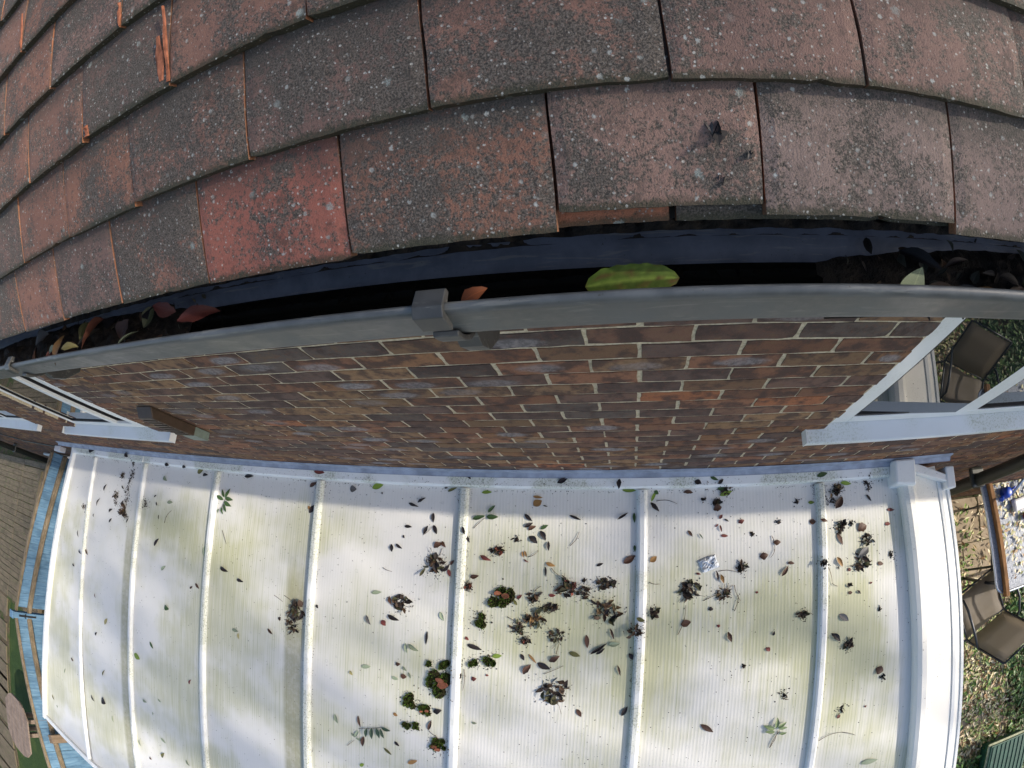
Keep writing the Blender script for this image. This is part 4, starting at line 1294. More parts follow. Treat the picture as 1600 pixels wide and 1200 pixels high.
def crumbs(mb, cx, cy, cz, r, n, rr, c=(.03, .022, .018), smin=.002, smax=.008):
    for _ in range(n):
        a = rr.uniform(0, 2 * pi); d = r * abs(rr.gauss(0, .5)); x = cx + cos(a) * d; y = cy + sin(a) * d; s = rr.uniform(smin, smax); h = s * rr.uniform(.3, .8)
        z = cz if cz is not None else surf(x, y)
        pts = [(x + cos(a + k * 2.1) * s * rr.uniform(.3, 1.), y + sin(a + k * 2.1) * s * rr.uniform(.3, 1.), z - .001) for k in range(3)]
        f = rr.uniform(.5, 1.6); mb.add(pts + [(x, y, z + h)], [(0, 1, 3), (1, 2, 3), (2, 0, 3), (2, 1, 0)], (c[0] * f, c[1] * f, c[2] * f, 1))
def sprig_twig(mb, cx, cy, cz, L, rr, c):
    a = rr.uniform(0, 2 * pi); p = [Vector((cx, cy, cz + .004))]
    for i in range(3):
        a += rr.uniform(-.5, .5); p.append(p[-1] + Vector((cos(a), sin(a), rr.uniform(-.1, .25))) * L / 3)
    mb.tube(p, .0011, 4, c)
NM = dict(leafy=('leaf_clump', 'wet black leaf clump', 'leaf clump'), leafy_red=('leaf_clump', 'reddish-flecked leaf clump', 'leaf clump'), leafy_tan=('leaf_clump', 'tan and brown leaf clump', 'leaf clump'),
          moss=('moss_clump', 'green moss cushion', 'moss'), moss_chip=('moss_clump', 'mossy clump with tile chips', 'moss'), crumbs=('dirt_patch', 'patch of dark crumbs', 'dirt'))
lab = rank_labels([(c[0], c[1], c[3]) for c in CLUMPS], 'X')
for c_, lb in zip(CLUMPS, lab):
    cx, cy, r, kind = c_; r = max(r, .01); rr = random.Random(int((cx * 977 + cy * 331) * 1000)); z = surf(cx, cy)
    nm, desc, cat = NM[kind]; text = lb.replace(f'{kind} X', desc).replace('first ', 'first ').strip()
    mb = MB()
    if kind.startswith('leafy'):
        n = int(12 + r * 260); pal = [(.028, .022, .021), (.05, .033, .024), (.085, .052, .032), (.06, .062, .03)]
        if kind == 'leafy_tan': pal += [(.24, .15, .065), (.20, .13, .06), (.13, .08, .05)]
        if kind == 'leafy_red': pal += [(.20, .06, .04)]
        for i in range(n):
            a = rr.uniform(0, 2 * pi); d = r * .85 * sqrt(rr.random()); L = rr.uniform(.022, .052) if r > .045 else rr.uniform(.014, .032)
            crumple(mb, cx + cos(a) * d, cy + sin(a) * d * .85, z + rr.uniform(0, .014) * (1 - d / r), L, rr.uniform(.35, .75), rr, rr.choice(pal), az=a + rr.uniform(-1.6, 1.6), up=rr.uniform(-.05, .5))
        crumbs(mb, cx, cy, None, r * 1.5, int(50 + r * 1100), rr, smax=.007)
        for i in range(3): sprig_twig(mb, cx, cy, z, r * rr.uniform(.8, 1.6), rr, (.12, .08, .05, 1))
        o = mb.build(nm, M['litter'], None, smooth=False, colors=True)
    elif kind.startswith('moss'):
        nb = 7 if kind == 'moss' else 9
        blobs = [(cx + rr.uniform(-.7, .7) * r, cy + rr.uniform(-.6, .6) * r, rr.uniform(.22, .5) * r) for _ in range(nb)]
        for bx_, by_, br_ in blobs:      # many little tufts
            for i in range(int(50 + br_ * 2200)):
                a = rr.uniform(0, 2 * pi); q = sqrt(rr.random()); x = bx_ + cos(a) * q * br_; y = by_ + sin(a) * q * br_; h = br_ * .36 * sqrt(max(0, 1 - q * q)) * rr.uniform(.6, 1.3)
                s = rr.uniform(.003, .007); g = rr.choice([(.09, .17, .03), (.06, .12, .025), (.14, .24, .045), (.06, .065, .03), (.07, .05, .03)]); f = rr.uniform(.6, 1.4)
                b = Vector((cos(a) * .7 * q, sin(a) * .7 * q, 1)).normalized() * s * 1.6
                u = Vector((rr.uniform(-1, 1), rr.uniform(-1, 1), .2)).normalized() * s * .6
                p = Vector((x, y, z + h)); mb.add([p - u, p + u, p + b + u * .3, p + b - u * .4], [(0, 1, 2, 3)], (g[0] * f, g[1] * f, g[2] * f, 1))
        crumbs(mb, cx, cy, None, r * 1.5, int(60 + r * 900), rr, (.05, .04, .022), .002, .008)
        o = mb.build(nm, M['moss'], None, colors=True)
        base = MB()                       # the brown cushion under the tufts
        for bx_, by_, br_ in blobs:
            vs = [(bx_, by_, z + br_ * .30)]; m = 10
            for j, (rad, hh) in enumerate(((.5, .26), (.85, .14), (1.02, .0))):
                for k in range(m): a = 2 * pi * k / m; e = rr.uniform(.85, 1.12); vs.append((bx_ + cos(a) * br_ * rad * e, by_ + sin(a) * br_ * rad * e, z + br_ * hh * rr.uniform(.8, 1.2)))
            fs = [(0, 1 + k, 1 + (k + 1) % m) for k in range(m)]
            for j in range(2):
                for k in range(m): a = 1 + j * m + k; b = 1 + j * m + (k + 1) % m; fs.append((a, a + m, b + m, b))
            f = rr.uniform(.7, 1.2); base.add(vs, fs, (.045 * f, .042 * f, .02 * f, 1))
        base.build('cushion', M['moss'], o, colors=True)
        if kind == 'moss_chip':
            for i in range(4 if r > .08 else 2):
                ch = MB(); a = rr.uniform(0, 6.28); px_, py_ = cx + cos(a) * r * .45, cy + sin(a) * r * .4; m = 7; s = r * rr.uniform(.25, .5); zz = z + r * rr.uniform(.14, .26)
                ring = [(px_ + cos(2 * pi * k / m) * s * rr.uniform(.6, 1.), py_ + sin(2 * pi * k / m) * s * .6 * rr.uniform(.7, 1.)) for k in range(m)]
                t1, t2 = rr.uniform(-.3, .3), rr.uniform(-.3, .3)
                vs = [(x, y, zz + (x - px_) * t1 + (y - py_) * t2) for x, y in ring] + [(x, y, zz + .007 + (x - px_) * t1 + (y - py_) * t2) for x, y in ring]
                ch.add(vs, [tuple(range(m))[::-1], tuple(range(m, 2 * m))] + [(k, (k + 1) % m, m + (k + 1) % m, m + k) for k in range(m)])
                ch.build('tile_chip', M['orange'], o)
    else:
        crumbs(mb, cx, cy, None, r, int(20 + r * 900), rr, smax=.009)
        for i in range(int(3 + r * 60)): crumple(mb, cx + rr.uniform(-r, r) * .6, cy + rr.uniform(-r, r) * .6, z + .001, rr.uniform(.012, .028), .45, rr, (.035, .024, .02), up=rr.uniform(0, .3))
        o = mb.build(nm, M['litter'], None, colors=True)
    if len(text.split()) > 16: text = text.replace('from the left', 'from left')
    if len(text.split()) > 16: text = text.replace('from the wall', 'from wall')
    tag(o, text, cat, {'leafy': 'clumps of dead leaves on the roof panels'}.get(kind.split('_')[0], cat + ' on the roof panels'))
# twigs
lab = rank_labels([((t[0] + t[2]) / 2, (t[1] + t[3]) / 2, 'thin brown') for t in TWIGS], 'twig')
for t, lb in zip(TWIGS, lab):
    rr = random.Random(int(t[0] * 1e4)); a = Vector((t[0], t[1], 0)); b = Vector((t[2], t[3], 0)); d = b - a; s = Vector((-d.y, d.x, 0)) * rr.uniform(-.12, .12)
    pts = []
    for i in range(6):
        k = i / 5; p = a + d * k + s * sin(pi * k); p.z = surf(p.x, p.y) + .003 + .004 * sin(pi * k); pts.append(p)
    tag(MB().tube(pts, .0016, 5, taper=.0009).build('twig', M['twig'], None, smooth=True), lb, 'twig', 'twigs on the conservatory roof')
SL = dict(fern=('fallen compound leaf with eight green leaflets below the wall trim, beside the third glazing bar', 'gr'), row=('fallen spray with a row of dark green leaflets near the bottom of the fifth panel', 'gr'), star=('pale green star shaped sprig on a thin stalk, low on the seventh panel', 'pale'))
for k, (ls, st) in SPRIGS.items():
    cx, cy = (st[0] + st[2]) / 2, (st[1] + st[3]) / 2
    e = empty('leaf_sprig', SL[k][0], 'sprig', (0, 0, 0)); z = roof_z(cy) + .004
    MB().tube([(st[0], st[1], z), ((st[0] + st[2]) / 2 + .004, (st[1] + st[3]) / 2, z + .004), (st[2], st[3], z)], .0013, 5).build('stalk', M['twig'], e)
    for l in ls:
        o = put_leaf(*l, SL[k][1], .36, '', z=z + rl.uniform(.002, .008), parent=e, name='leaflet')
        if k == 'row': o.color = (.05, .09, .055, 1)
        if k == 'star': o.color = (.22, .30, .14, 1)
# loose specks over the whole roof
mb = MB(); rr = random.Random(77)
for _ in range(4200):
    x = rr.uniform(-4.7, 1.7); y = -.03 - 2.5 * rr.random() ** 1.7
    if x < edge_l(y): continue
    if rr.random() < .55 and -2.3 < x: pass
    elif rr.random() < .55: continue
    crumbs(mb, x, y, None, .004, 1, rr, (.04, .035, .026), .0013, .0052)
for _ in range(1500):
    k = rr.randrange(3, 7) if rr.random() < .75 else rr.randrange(7); y = -.09 - 2.2 * rr.random() ** 1.5
    if noise.noise(Vector((k * 7.3, y * 6, 2))) < -.02: continue
    crumbs(mb, bx_at(k, y) + rr.choice([-1, 1]) * rr.uniform(.029, .037), y, None, .002, 1, rr, (.04, .035, .02), .0015, .005)
for _ in range(1300):
    x = rr.uniform(-4.5, 1.4)
    if noise.noise(Vector((x * 5, 1, 2))) < -.05: continue
    crumbs(mb, x, rr.choice([-.088 - abs(rr.gauss(0, .006)), -.03 - rr.random() * .04]), None, .002, 1, rr, (.035, .03, .02), .0015, .0055)
o = mb.build('roof_grit', M['litter'], None, colors=True); tag(o, 'fine dark grit and leaf specks scattered over the conservatory roof', 'grit', kind='stuff')
# crumpled clear film
mb = MB(); rr = random.Random(4); N = 9; vs = []
for i in range(N + 1):
    for j in range(N + 1):
        u, v = i / N - .5, j / N - .5; e = 1 - .5 * (2 * max(abs(u), abs(v))) ** 6
        x = .458 + (u * .085 * cos(.35) - v * .065 * sin(.35)) * (1 + rr.uniform(-.06, .06)); y = -.435 + (u * .085 * sin(.35) + v * .065 * cos(.35)) * (1 + rr.uniform(-.06, .06))
        vs.append((x, y, roof_z(y) + .002 + e * (.012 + rr.uniform(-.006, .008)) * (1 if max(abs(u), abs(v)) < .45 else .2)))
mb.add(vs, [(i * (N + 1) + j, (i + 1) * (N + 1) + j, (i + 1) * (N + 1) + j + 1, i * (N + 1) + j + 1) for i in range(N) for j in range(N)])
tag(mb.build('plastic_wrapper', M['wrap'], None), 'crumpled clear plastic wrapper on the seventh roof panel', 'wrapper')

# =================================================================== LEAVES IN THE GUTTER, BITS ON THE TILES
def free_leaf(loc, L, wr, rotz, kind, label, tilt=(0, 0), v=1, cat='leaf', color=None, zs=.5):
    o = link('fallen_leaf', LME[v]); o.location = loc; o.scale = (L, L * wr, L * zs)
    o.rotation_euler = (Matrix.Rotation(rotz, 3, 'Z') @ Matrix.Rotation(tilt[0], 3, 'X') @ Matrix.Rotation(tilt[1], 3, 'Y')).to_euler()
    c = color or tuple(q * .42 for q in COLR[kind]); o.color = tuple(c) + (1,)
    return tag(o, label, cat)
mb = MB(); rr = random.Random(2); n = 22; vs = []; cs = []
for i in range(n + 1):
    t = i / n; w = .5 * (1 - abs(2 * t - 1) ** 3.2) ** .6 * (1 + .05 * sin(t * 40)) * (1.05 - .15 * t)
    for k in (-1, -.75, -.5, -.25, 0, .25, .5, .75, 1):
        vs.append(((t - .5), k * w + .05 * sin(2.6 * t), .10 * sin(pi * t) + abs(k) * .16 * w + .012 * sin(9 * pi * (t - abs(k) * .12)) * abs(k)))
        vein = max(0, sin(9 * pi * 2 * (t - abs(k) * .10))) ** 8 * .5 + (1.2 if k == 0 else 0); br_ = max(0, noise.noise(Vector((t * 7, k * 3, 1))) - .15) * 2.2
        base = Vector((.075, .125, .012)) * (1 - .35 * (k < 0)) + Vector((.07, .09, .02)) * vein; base = base.lerp(Vector((.10, .055, .015)), min(1, br_ + (.5 if t < .04 or t > .97 else 0))); cs.append((*base, 1))
fs = [(i * 9 + k, i * 9 + 9 + k, i * 9 + 10 + k, i * 9 + k + 1) for i in range(n) for k in range(8)]
mb.add(vs, fs); mb.c = cs
o = mb.build('fallen_leaf', M['litter'], None, smooth=True, colors=True); o.location = (.0925, -.2275, .557); o.scale = (.079, .027, .03); o.rotation_euler = (.2, 0, .05)
tag(o, 'large blunt yellow-green leaf lying in the middle of the gutter', 'leaf')
tag(MB().tube([(.052, -.2335, .555), (.046, -.235, .554), (.041, -.234, .555)], .0009, 5).build('leaf_stalk', M['twig'], o), None); bpy.data.objects['leaf_stalk'].matrix_parent_inverse = (Matrix.Translation((.0925, -.2275, .557)) @ Matrix.Rotation(.05, 4, 'Z') @ Matrix.Rotation(.2, 4, 'X') @ Matrix.Diagonal((.079, .027, .03, 1))).inverted()
free_leaf((.345, -.238, .556), .050, .55, 1.1, 'pale', 'pale green leaf tip poking above the gutter lip at the right', (.3, -.5), 0, color=(.20, .26, .15))
free_leaf((-.632, -.222, .572), .072, .45, -1.0, 'br', 'large red-brown leaf leaning in the left end of the gutter', (.5, -.5), 1, color=(.17, .07, .05))
free_leaf((-.043, -.232, .558), .030, .55, .35, 'rd', 'small orange-brown leaf just behind the gutter bracket', (.2, -.3), 3, color=(.25, .08, .03))
rr = random.Random(31)
desc = ['curled', 'flat', 'crumpled', 'torn', 'narrow', 'folded']
pal = ['br', 'dk', 'grey', 'ol', 'tan', 'pale', 'rd', 'br']
spots = [(-.80, 'rd'), (-.77, 'pale'), (-.74, 'tan'), (-.72, 'br'), (-.70, 'py'), (-.67, 'ol'), (-.655, 'grey'), (-.585, 'dk'), (-.56, 'br'), (-.53, 'pale'), (-.50, 'ol'), (-.47, 'dk'), (-.45, 'rd'), (-.38, 'rd'), (-.84, 'grey'), (-.88, 'br')]
for i, (x, k) in enumerate(spots):
    free_leaf((x, rr.uniform(-.245, -.205), .566 + rr.uniform(-.008, .012)), rr.uniform(.028, .055), rr.uniform(.35, .6), rr.uniform(-3, 3), k,
              f'{ORD[i] or "first "}leaf ' if False else f'{CNAME[k]} {desc[i % 6]} leaf in the gutter pile, {ORD[len(spots) - 1 - sorted([s[0] for s in spots]).index(x)] or "first "}in from its right end', (rr.uniform(-.6, .6), rr.uniform(-.7, .7)), rr.choice([1, 3, 4, 5]))
spots = [(.372, 'dk'), (.395, 'br'), (.42, 'br'), (.44, 'grey'), (.455, 'tan'), (.47, 'grey'), (.49, 'dk'), (.51, 'br'), (.54, 'ol')]
for i, (x, k) in enumerate(spots):
    free_leaf((x, rr.uniform(-.236, -.19), .538 + rr.uniform(-.006, .014)), rr.uniform(.03, .055), rr.uniform(.15, .38), rr.uniform(-.7, .2), k,
              f'{CNAME[k]} {desc[i % 6]} leaf at the right end of the gutter, {ORD[i] or "first "}from the left', (rr.uniform(-.6, .6), rr.uniform(-.4, .4)), rr.choice([1, 3, 4, 5]))
mb = MB()
for _ in range(240):
    x = rr.choice([rr.uniform(-.95, -.42), rr.uniform(.30, .75), rr.uniform(-.9, .7)]); y = rr.uniform(GY0 + .012, GY1 - .008)
    yy = GY1 - .012 if -.42 < x < .30 else y
    crumple(mb, x, yy, (.560 if yy > GY1 - .02 else .530), rr.uniform(.006, .02), .5, rr, rr.choice([(.03, .022, .016), (.06, .035, .02), (.09, .085, .06)]))
tag(mb.build('gutter_debris', M['litter'], None, colors=True), 'rotten leaf crumbs caught in the gutter', 'debris', kind='stuff')
for i, (x, s, L, lb) in enumerate(((.157, .066, .022, 'dark curled dead leaf on the eaves tile right of the middle'), (.184, .050, .010, 'small black crumb near the joint on the eaves tile right of the middle'), (.160, .032, .010, 'tiny dark fragment low on the eaves tile right of the middle'))):
    mb = MB(); p = rp(x, s, -.12 * s + .001); rr = random.Random(60 + i)
    for k in range(6 if i == 0 else 4): crumple(mb, p[0] + rr.uniform(-.003, .003), p[1] + rr.uniform(-.003, .003), p[2], L * rr.uniform(.7, 1.1), .4, rr, (.05, .045, .042), az=1.3 + rr.uniform(-.5, .5) + (3.14 if k % 2 else 0), up=rr.uniform(0, .25))
    tag(mb.build('dead_leaf_fragment', M['litter'], None, colors=True), lb, 'leaf fragment')

# =================================================================== GARDEN, RIGHT
def sheet(name, x0, x1, y0, y1, z, mat, n=1):
    mb = MB(); mb.add([(x0, y0, z), (x1, y0, z), (x1, y1, z), (x0, y1, z)], [(0, 1, 2, 3)]); return tag(mb.build(name, mat, None), kind='structure')
sheet('ground', -60, 60, -60, 30, GROUND - .03, M['ground'])
pat = MB(); pat.box(2.1, 4.45, -3.6, -.01, GROUND - .028, GROUND - .012); patio = tag(pat.build('patio', M['ground'], None), kind='structure')
rs = random.Random(9)
yy = .10
for j in range(8):
    y1 = -.02 - j * .455; xo = 2.15 + (.0 if j % 2 else -.2)
    for i in range(5):
        xa = xo + i * .46; 
        if xa > 4.2: continue
        mb = MB(); w = .446; h0 = GROUND - .005 + rs.uniform(-.003, .003)
        mb.box(0, w, -w, 0, -.03, 0)
        o = link('paving_slab', mb.mesh('paving_slab', M['slab']), patio, (xa, y1, h0), (rs.uniform(-.004, .004), rs.uniform(-.004, .004), rs.uniform(-.01, .01)), bevel=.006)
def leafpatch(mb, n, fx, rr, pal, L=(.03, .07), h=(.0, .03), up=.5, w=.35):
    for _ in range(n):
        x, y = fx(rr); L_ = rr.uniform(*L); a = rr.uniform(0, 6.28); e = rr.uniform(-.2, up); c = rr.choice(pal); f = rr.uniform(.65, 1.35)
        z = GROUND + rr.uniform(*h); d = Vector((cos(a) * cos(e), sin(a) * cos(e), sin(e))) * L_; s = Vector((-sin(a), cos(a), rr.uniform(-.5, .5))) * L_ * w * .5
        p = Vector((x, y, z)); q = p + d * .5 + Vector((0, 0, L_ * .08))
        mb.add([p, q - s, p + d, q + s], [(0, 1, 2), (0, 2, 3)], (c[0] * f, c[1] * f, c[2] * f, 1))
dry = [(.60, .52, .34), (.70, .63, .45), (.50, .40, .22), (.50, .50, .25), (.30, .18, .08), (.32, .36, .14)]
green = [(.05, .115, .025), (.08, .17, .035), (.035, .085, .02), (.11, .20, .05)]
mb = MB(); rr = random.Random(40)
def f1(r):
    while True:
        x = r.uniform(2.3, 4.6); y = r.uniform(-3.3, -.0)
        dn = .12 + .9 * max(0, min(1, (-y - .75) / .8)) if x < 4.2 else .3
        dn *= .45 + 1.1 * max(0, .35 + noise.noise(Vector((x * 3.2, y * 3.2, 5))))
        if r.random() < dn: return x, y
leafpatch(mb, 7500, f1, rr, dry, (.04, .10), (.0, .04), .45)
leafpatch(mb, 2600, lambda q: (q.uniform(2.3, 4.4), -.9 - 2.2 * q.random()) if q.random() < .8 else (q.uniform(2.4, 3.6), q.uniform(-1.1, -.1)), rr, [(.16, .28, .05), (.10, .20, .035), (.24, .34, .08)], (.03, .08), (.0, .05), .8, .4)
tag(mb.build('dry_leaf_litter', M['ivy'], None, colors=True), 'drift of pale dry leaves over the paving beside the conservatory', 'leaf litter', kind='stuff')
mb = MB()
def f2(r):
    while True:
        x = r.uniform(2.2, 7.0); y = r.uniform(-6.5, .3)
        b = 4.12 + .35 * noise.noise(Vector((y * 1.7, 2, 0)))
        if y < -2.62 + .25 * noise.noise(Vector((x * 2, 7, 0))): b = 2.2
        if -1.9 > y > -2.6: b = 4.30
        if x > b: return x, y
        if r.random() < .045 and y < -.8: return x, y
leafpatch(mb, 26000, f2, rr, green, (.05, .11), (.0, .11), .8, .45)
tag(mb.build('ground_ivy', M['ivy'], None, colors=True), 'low glossy green ground cover spreading beyond the paving', 'ground cover', kind='stuff')

# table (its long axis runs away from the house)
tA = Vector((3.262, .16)); tB = Vector((3.400, -.96)); ux = Vector((cos(radians(3.0)), sin(radians(3.0)))); uy = (tB - tA).normalized()
TZ = -2.95
tbl = empty('garden_table', 'rectangular garden table with rippled grey glass top, littered with dry leaves', 'table', (3.8, -.3, GROUND))
def tp(o): o.matrix_parent_inverse = Matrix.Translation((-3.8, .3, -GROUND)); return o
def tab(u, v): p = tA + ux * u + uy * v; return p.x, p.y
Wt, Lt = .92, 1.14
def rrect(u0, u1, v0, v1, r, n=6):
    out = []
    for (cu, cv, a0) in ((u1 - r, v1 - r, 0), (u0 + r, v1 - r, 90), (u0 + r, v0 + r, 180), (u1 - r, v0 + r, 270)):
        for k in range(n + 1): a = radians(a0 + 90 * k / n); out.append((cu + cos(a) * r, cv + sin(a) * r))
    return out
rg = rrect(.012, Wt - .012, .012, Lt - .012, .09); m = len(rg)
mb = MB(); mb.add([tab(*p) + (TZ - .008,) for p in rg] + [tab(*p) + (TZ,) for p in rg], [tuple(range(m))[::-1], tuple(range(m, 2 * m))] + [(k, (k + 1) % m, m + (k + 1) % m, m + k) for k in range(m)])
tp(mb.build('table_top', M['table'], tbl))
mb = MB(); rg = rrect(0, Wt, 0, Lt, .1); pts = [Vector(tab(*p) + (TZ - .004,)) for p in rg]; mb.tube(pts + [pts[0], pts[1]], .013, 8); tp(mb.build('rim', M['rim'], tbl, smooth=True))
for (u, v) in ((.07, .08), (Wt - .07, .08), (.07, Lt - .10), (Wt - .07, Lt - .10)):
    x, y = tab(u, v); cu, cv = tab(Wt / 2 + (u - Wt / 2) * .8, Lt / 2 + (v - Lt / 2) * .9)
    mb = MB(); mb.tube([(x, y, TZ - .02), (x, y, TZ - .2), (cu, cv, GROUND)], .017, 8); tp(mb.build('leg', M['frame'], tbl, smooth=True))
# slatted bench under the table edge whose rungs throw the striped shadows
# plank on the table
pa = Vector((3.335, .18, TZ + .004)); pb = Vector((3.505, -1.0, TZ + .004)); d = (pb - pa); s = Vector((.024, .003, 0))
mb = MB(); mb.hexa([pa - s, pa + s, pb + s, pb - s] + [v + Vector((0, 0, .05)) for v in (pa - s, pa + s, pb + s, pb - s)])
for i, f in enumerate(mb.f): mb.f[i] = f[::-1]
tag(mb.build('plank', M['plank'], None, bevel=.004), 'long brown timber plank lying along the edge of the garden table', 'plank')
mb = MB(); rr = random.Random(51)
for _ in range(1000):
    u = rr.uniform(.12, Wt + .05); v = rr.uniform(-.05, Lt - .08)
    if rr.random() > .75 - .5 * noise.noise(Vector((u * 5, v * 5, 3))) - (.45 if v > .85 else 0): continue
    x, y = tab(u, v); L = rr.uniform(.03, .07); a = rr.uniform(0, 6.28); c = rr.choice(dry + [(.7, .64, .48)]); f = rr.uniform(.8, 1.3)
    p = Vector((x, y, TZ + .002 + rr.uniform(0, .02))); dd = Vector((cos(a), sin(a), rr.uniform(-.05, .2))) * L; ss = Vector((-sin(a), cos(a), rr.uniform(-.2, .3))) * L * .2
    mb.add([p, p + dd * .5 - ss, p + dd, p + dd * .5 + ss], [(0, 1, 2), (0, 2, 3)], tuple(k * f for k in c) + (1,))
tag(mb.build('leaves_on_table', M['ivy'], None, colors=True), 'dry leaves scattered over the garden table top', 'leaf litter', kind='stuff')

# chair
def chair(loc, ang):
    e = empty('sling_chair', 'dark framed garden chair with grey-brown mesh sling, facing the table end', 'chair', loc); e.rotation_euler = (0, 0, ang)
    W = .25
    def sling(path, name, mat):
        mb = MB(); vs = []; n = 5
        for (y, z) in path:
            for k in range(n + 1): u = -1 + 2 * k / n; vs.append((u * W, y, z - .018 * (1 - u * u)))
        mb.add(vs, [(i * (n + 1) + k, i * (n + 1) + k + 1, (i + 1) * (n + 1) + k + 1, (i + 1) * (n + 1) + k) for i in range(len(path) - 1) for k in range(n)])
        o = mb.build(name, mat, e, smooth=True); so = o.modifiers.new('thickness', 'SOLIDIFY'); so.thickness = .003; return o
    sling([(.24, .455), (.10, .44), (-.05, .43), (-.17, .435)], 'seat', M['fabric'])
    sling([(-.20, .45), (-.27, .60), (-.33, .76), (-.38, .93)], 'backrest', M['fabric'])
    for s in (-1, 1):
        mb = MB(); mb.tube([(s * (W + .01), .26, .45), (s * (W + .01), .05, .44), (s * (W + .01), -.17, .435), (s * (W + .01), -.21, .47), (s * (W + .01), -.30, .70), (s * (W + .01), -.385, .94)], .011, 8); mb.build('side_rail', M['frame'], e, smooth=True)
        mb = MB(); mb.tube([(s * (W + .03), .26, .0), (s * (W + .03), .27, .45), (s * (W + .045), .25, .62), (s * (W + .06), .16, .67), (s * (W + .06), -.08, .67), (s * (W + .045), -.22, .63), (s * (W + .01), -.27, .60)], .013, 8); mb.build('armrest', M['frame'], e, smooth=True)
        mb = MB(); mb.tube([(s * (W + .015), -.18, .43), (s * (W + .02), -.34, .0)], .012, 8); mb.build('leg', M['frame'], e, smooth=True)
    mb = MB(); mb.tube([(-W, -.385, .94), (W, -.385, .94)], .010, 8); mb.tube([(-W, .26, .44), (W, .26, .44)], .010, 8); mb.tube([(-W, -.22, .40), (W, -.22, .40)], .009, 8)
    mb.build('cross_bar', M['frame'], e, smooth=True)
    return e
chair((3.415, -1.085, GROUND), radians(22))
# bin
bn = empty('storage_box', 'low dark green plastic storage box at the far bottom right with a faded rim', 'storage box', (4.22, -2.93, GROUND))
mb = MB(); bw = .31; x0, y0 = 3.85, -2.575
mb.hexa([(-bw * .85, -bw * .85, 0), (bw * .85, -bw * .85, 0), (bw * .85, bw * .85, 0), (-bw * .85, bw * .85, 0), (-bw, -bw, .2), (bw, -bw, .2), (bw, bw, .2), (-bw, bw, .2)]); mb.build('body', M['bin'], bn, bevel=.02)
mb = MB(); mb.box(-bw - .012, bw + .012, -bw - .012, bw + .012, .201, .222); mb.build('rim', M['binlid'], bn, bevel=.008)
mb = MB(); mb.box(-bw + .012, bw - .012, -bw + .012, bw - .012, .223, .245); mb.build('lid', M['bin'], bn, bevel=.008)
for k in range(9): MB().box(-bw + .04 + k * .066, -bw + .065 + k * .066, -bw + .03, bw - .03, .246, .254).build('lid_rib', M['bin'], bn)
# things on the table
can = empty('watering_can', 'small bright blue plastic watering can on the garden table', 'watering can', (3.56, -.10, TZ))
def lathe(prof, n=14):
    mb = MB(); vs = [(r * cos(2 * pi * k / n), r * sin(2 * pi * k / n), z) for r, z in prof for k in range(n)]
    fs = [(i * n + k, i * n + (k + 1) % n, (i + 1) * n + (k + 1) % n, (i + 1) * n + k) for i in range(len(prof) - 1) for k in range(n)]
    return mb.add(vs, fs + [tuple(range(n))[::-1], tuple((len(prof) - 1) * n + k for k in range(n))])
lathe([(.05, 0), (.055, .01), (.05, .07), (.042, .09), (.02, .095)]).build('body', M['bluep'], can, smooth=True)
MB().tube([(-.04, -.01, .03), (-.085, -.03, .06), (-.11, -.045, .10)], .012, 8, taper=.009).build('spout', M['bluep'], can, smooth=True)
o = lathe([(.012, 0), (.026, .016), (.026, .022)]).build('rose', M['bluep'], can, smooth=True); o.location = (-.115, -.047, .098); o.rotation_euler = (0, -.9, .4)
MB().tube([(.035, .02, .085), (.075, .035, .11), (.095, .03, .07), (.05, .015, .025)], .008, 8).build('handle', M['bluep'], can, smooth=True)
mb = MB(); mb.box(-.12, .12, -.055, .055, 0, .06); o = link('storage_tub', mb.mesh('storage_tub', M['whitep']), None, (3.765, -.215, TZ + .002), (0, 0, .12), bevel=.02); tag(o, 'white translucent plastic tub on the garden table', 'tub')
mg = empty('red_toy_cup', 'small red and white plastic cup on the garden table beyond the white tub', 'cup', (3.83, -.33, TZ)); lathe([(.03, 0), (.04, .07), (.036, .07), (.026, .006)]).build('cup', M['redp'], mg, smooth=True); MB().tube([(.036, 0, .055), (.07, .0, .05), (.068, 0, .02), (.03, 0, .015)], .006, 8).build('handle', M['whitep'], mg)
mb = MB(); mb.tube([(3.66, -.12, TZ + .02), (3.95, .10, TZ + .10), (4.2, .3, TZ + .16)], .014, 8); tag(mb.build('white_pole', M['rim'], None, smooth=True), 'pale metal pole lying across the garden table behind the blue can', 'pole')
# low metal bench beside the table
bn2 = empty('slatted_bench', 'low dark slatted bench tucked under the near edge of the garden table', 'bench', (3.75, -.5, GROUND))
for j in range(5):
    mb = MB(); yb = .33 - j * .17; mb.box(-.16, .16, yb - .022, yb + .022, .40, .42); mb.build('slat', M['frame'], bn2)
for sx in (-1, 1):
    mb = MB(); mb.tube([(sx * .15, .36, 0), (sx * .15, .36, .39), (sx * .15, -.40, .39), (sx * .15, -.40, 0)], .012, 6); mb.build('leg', M['frame'], bn2)

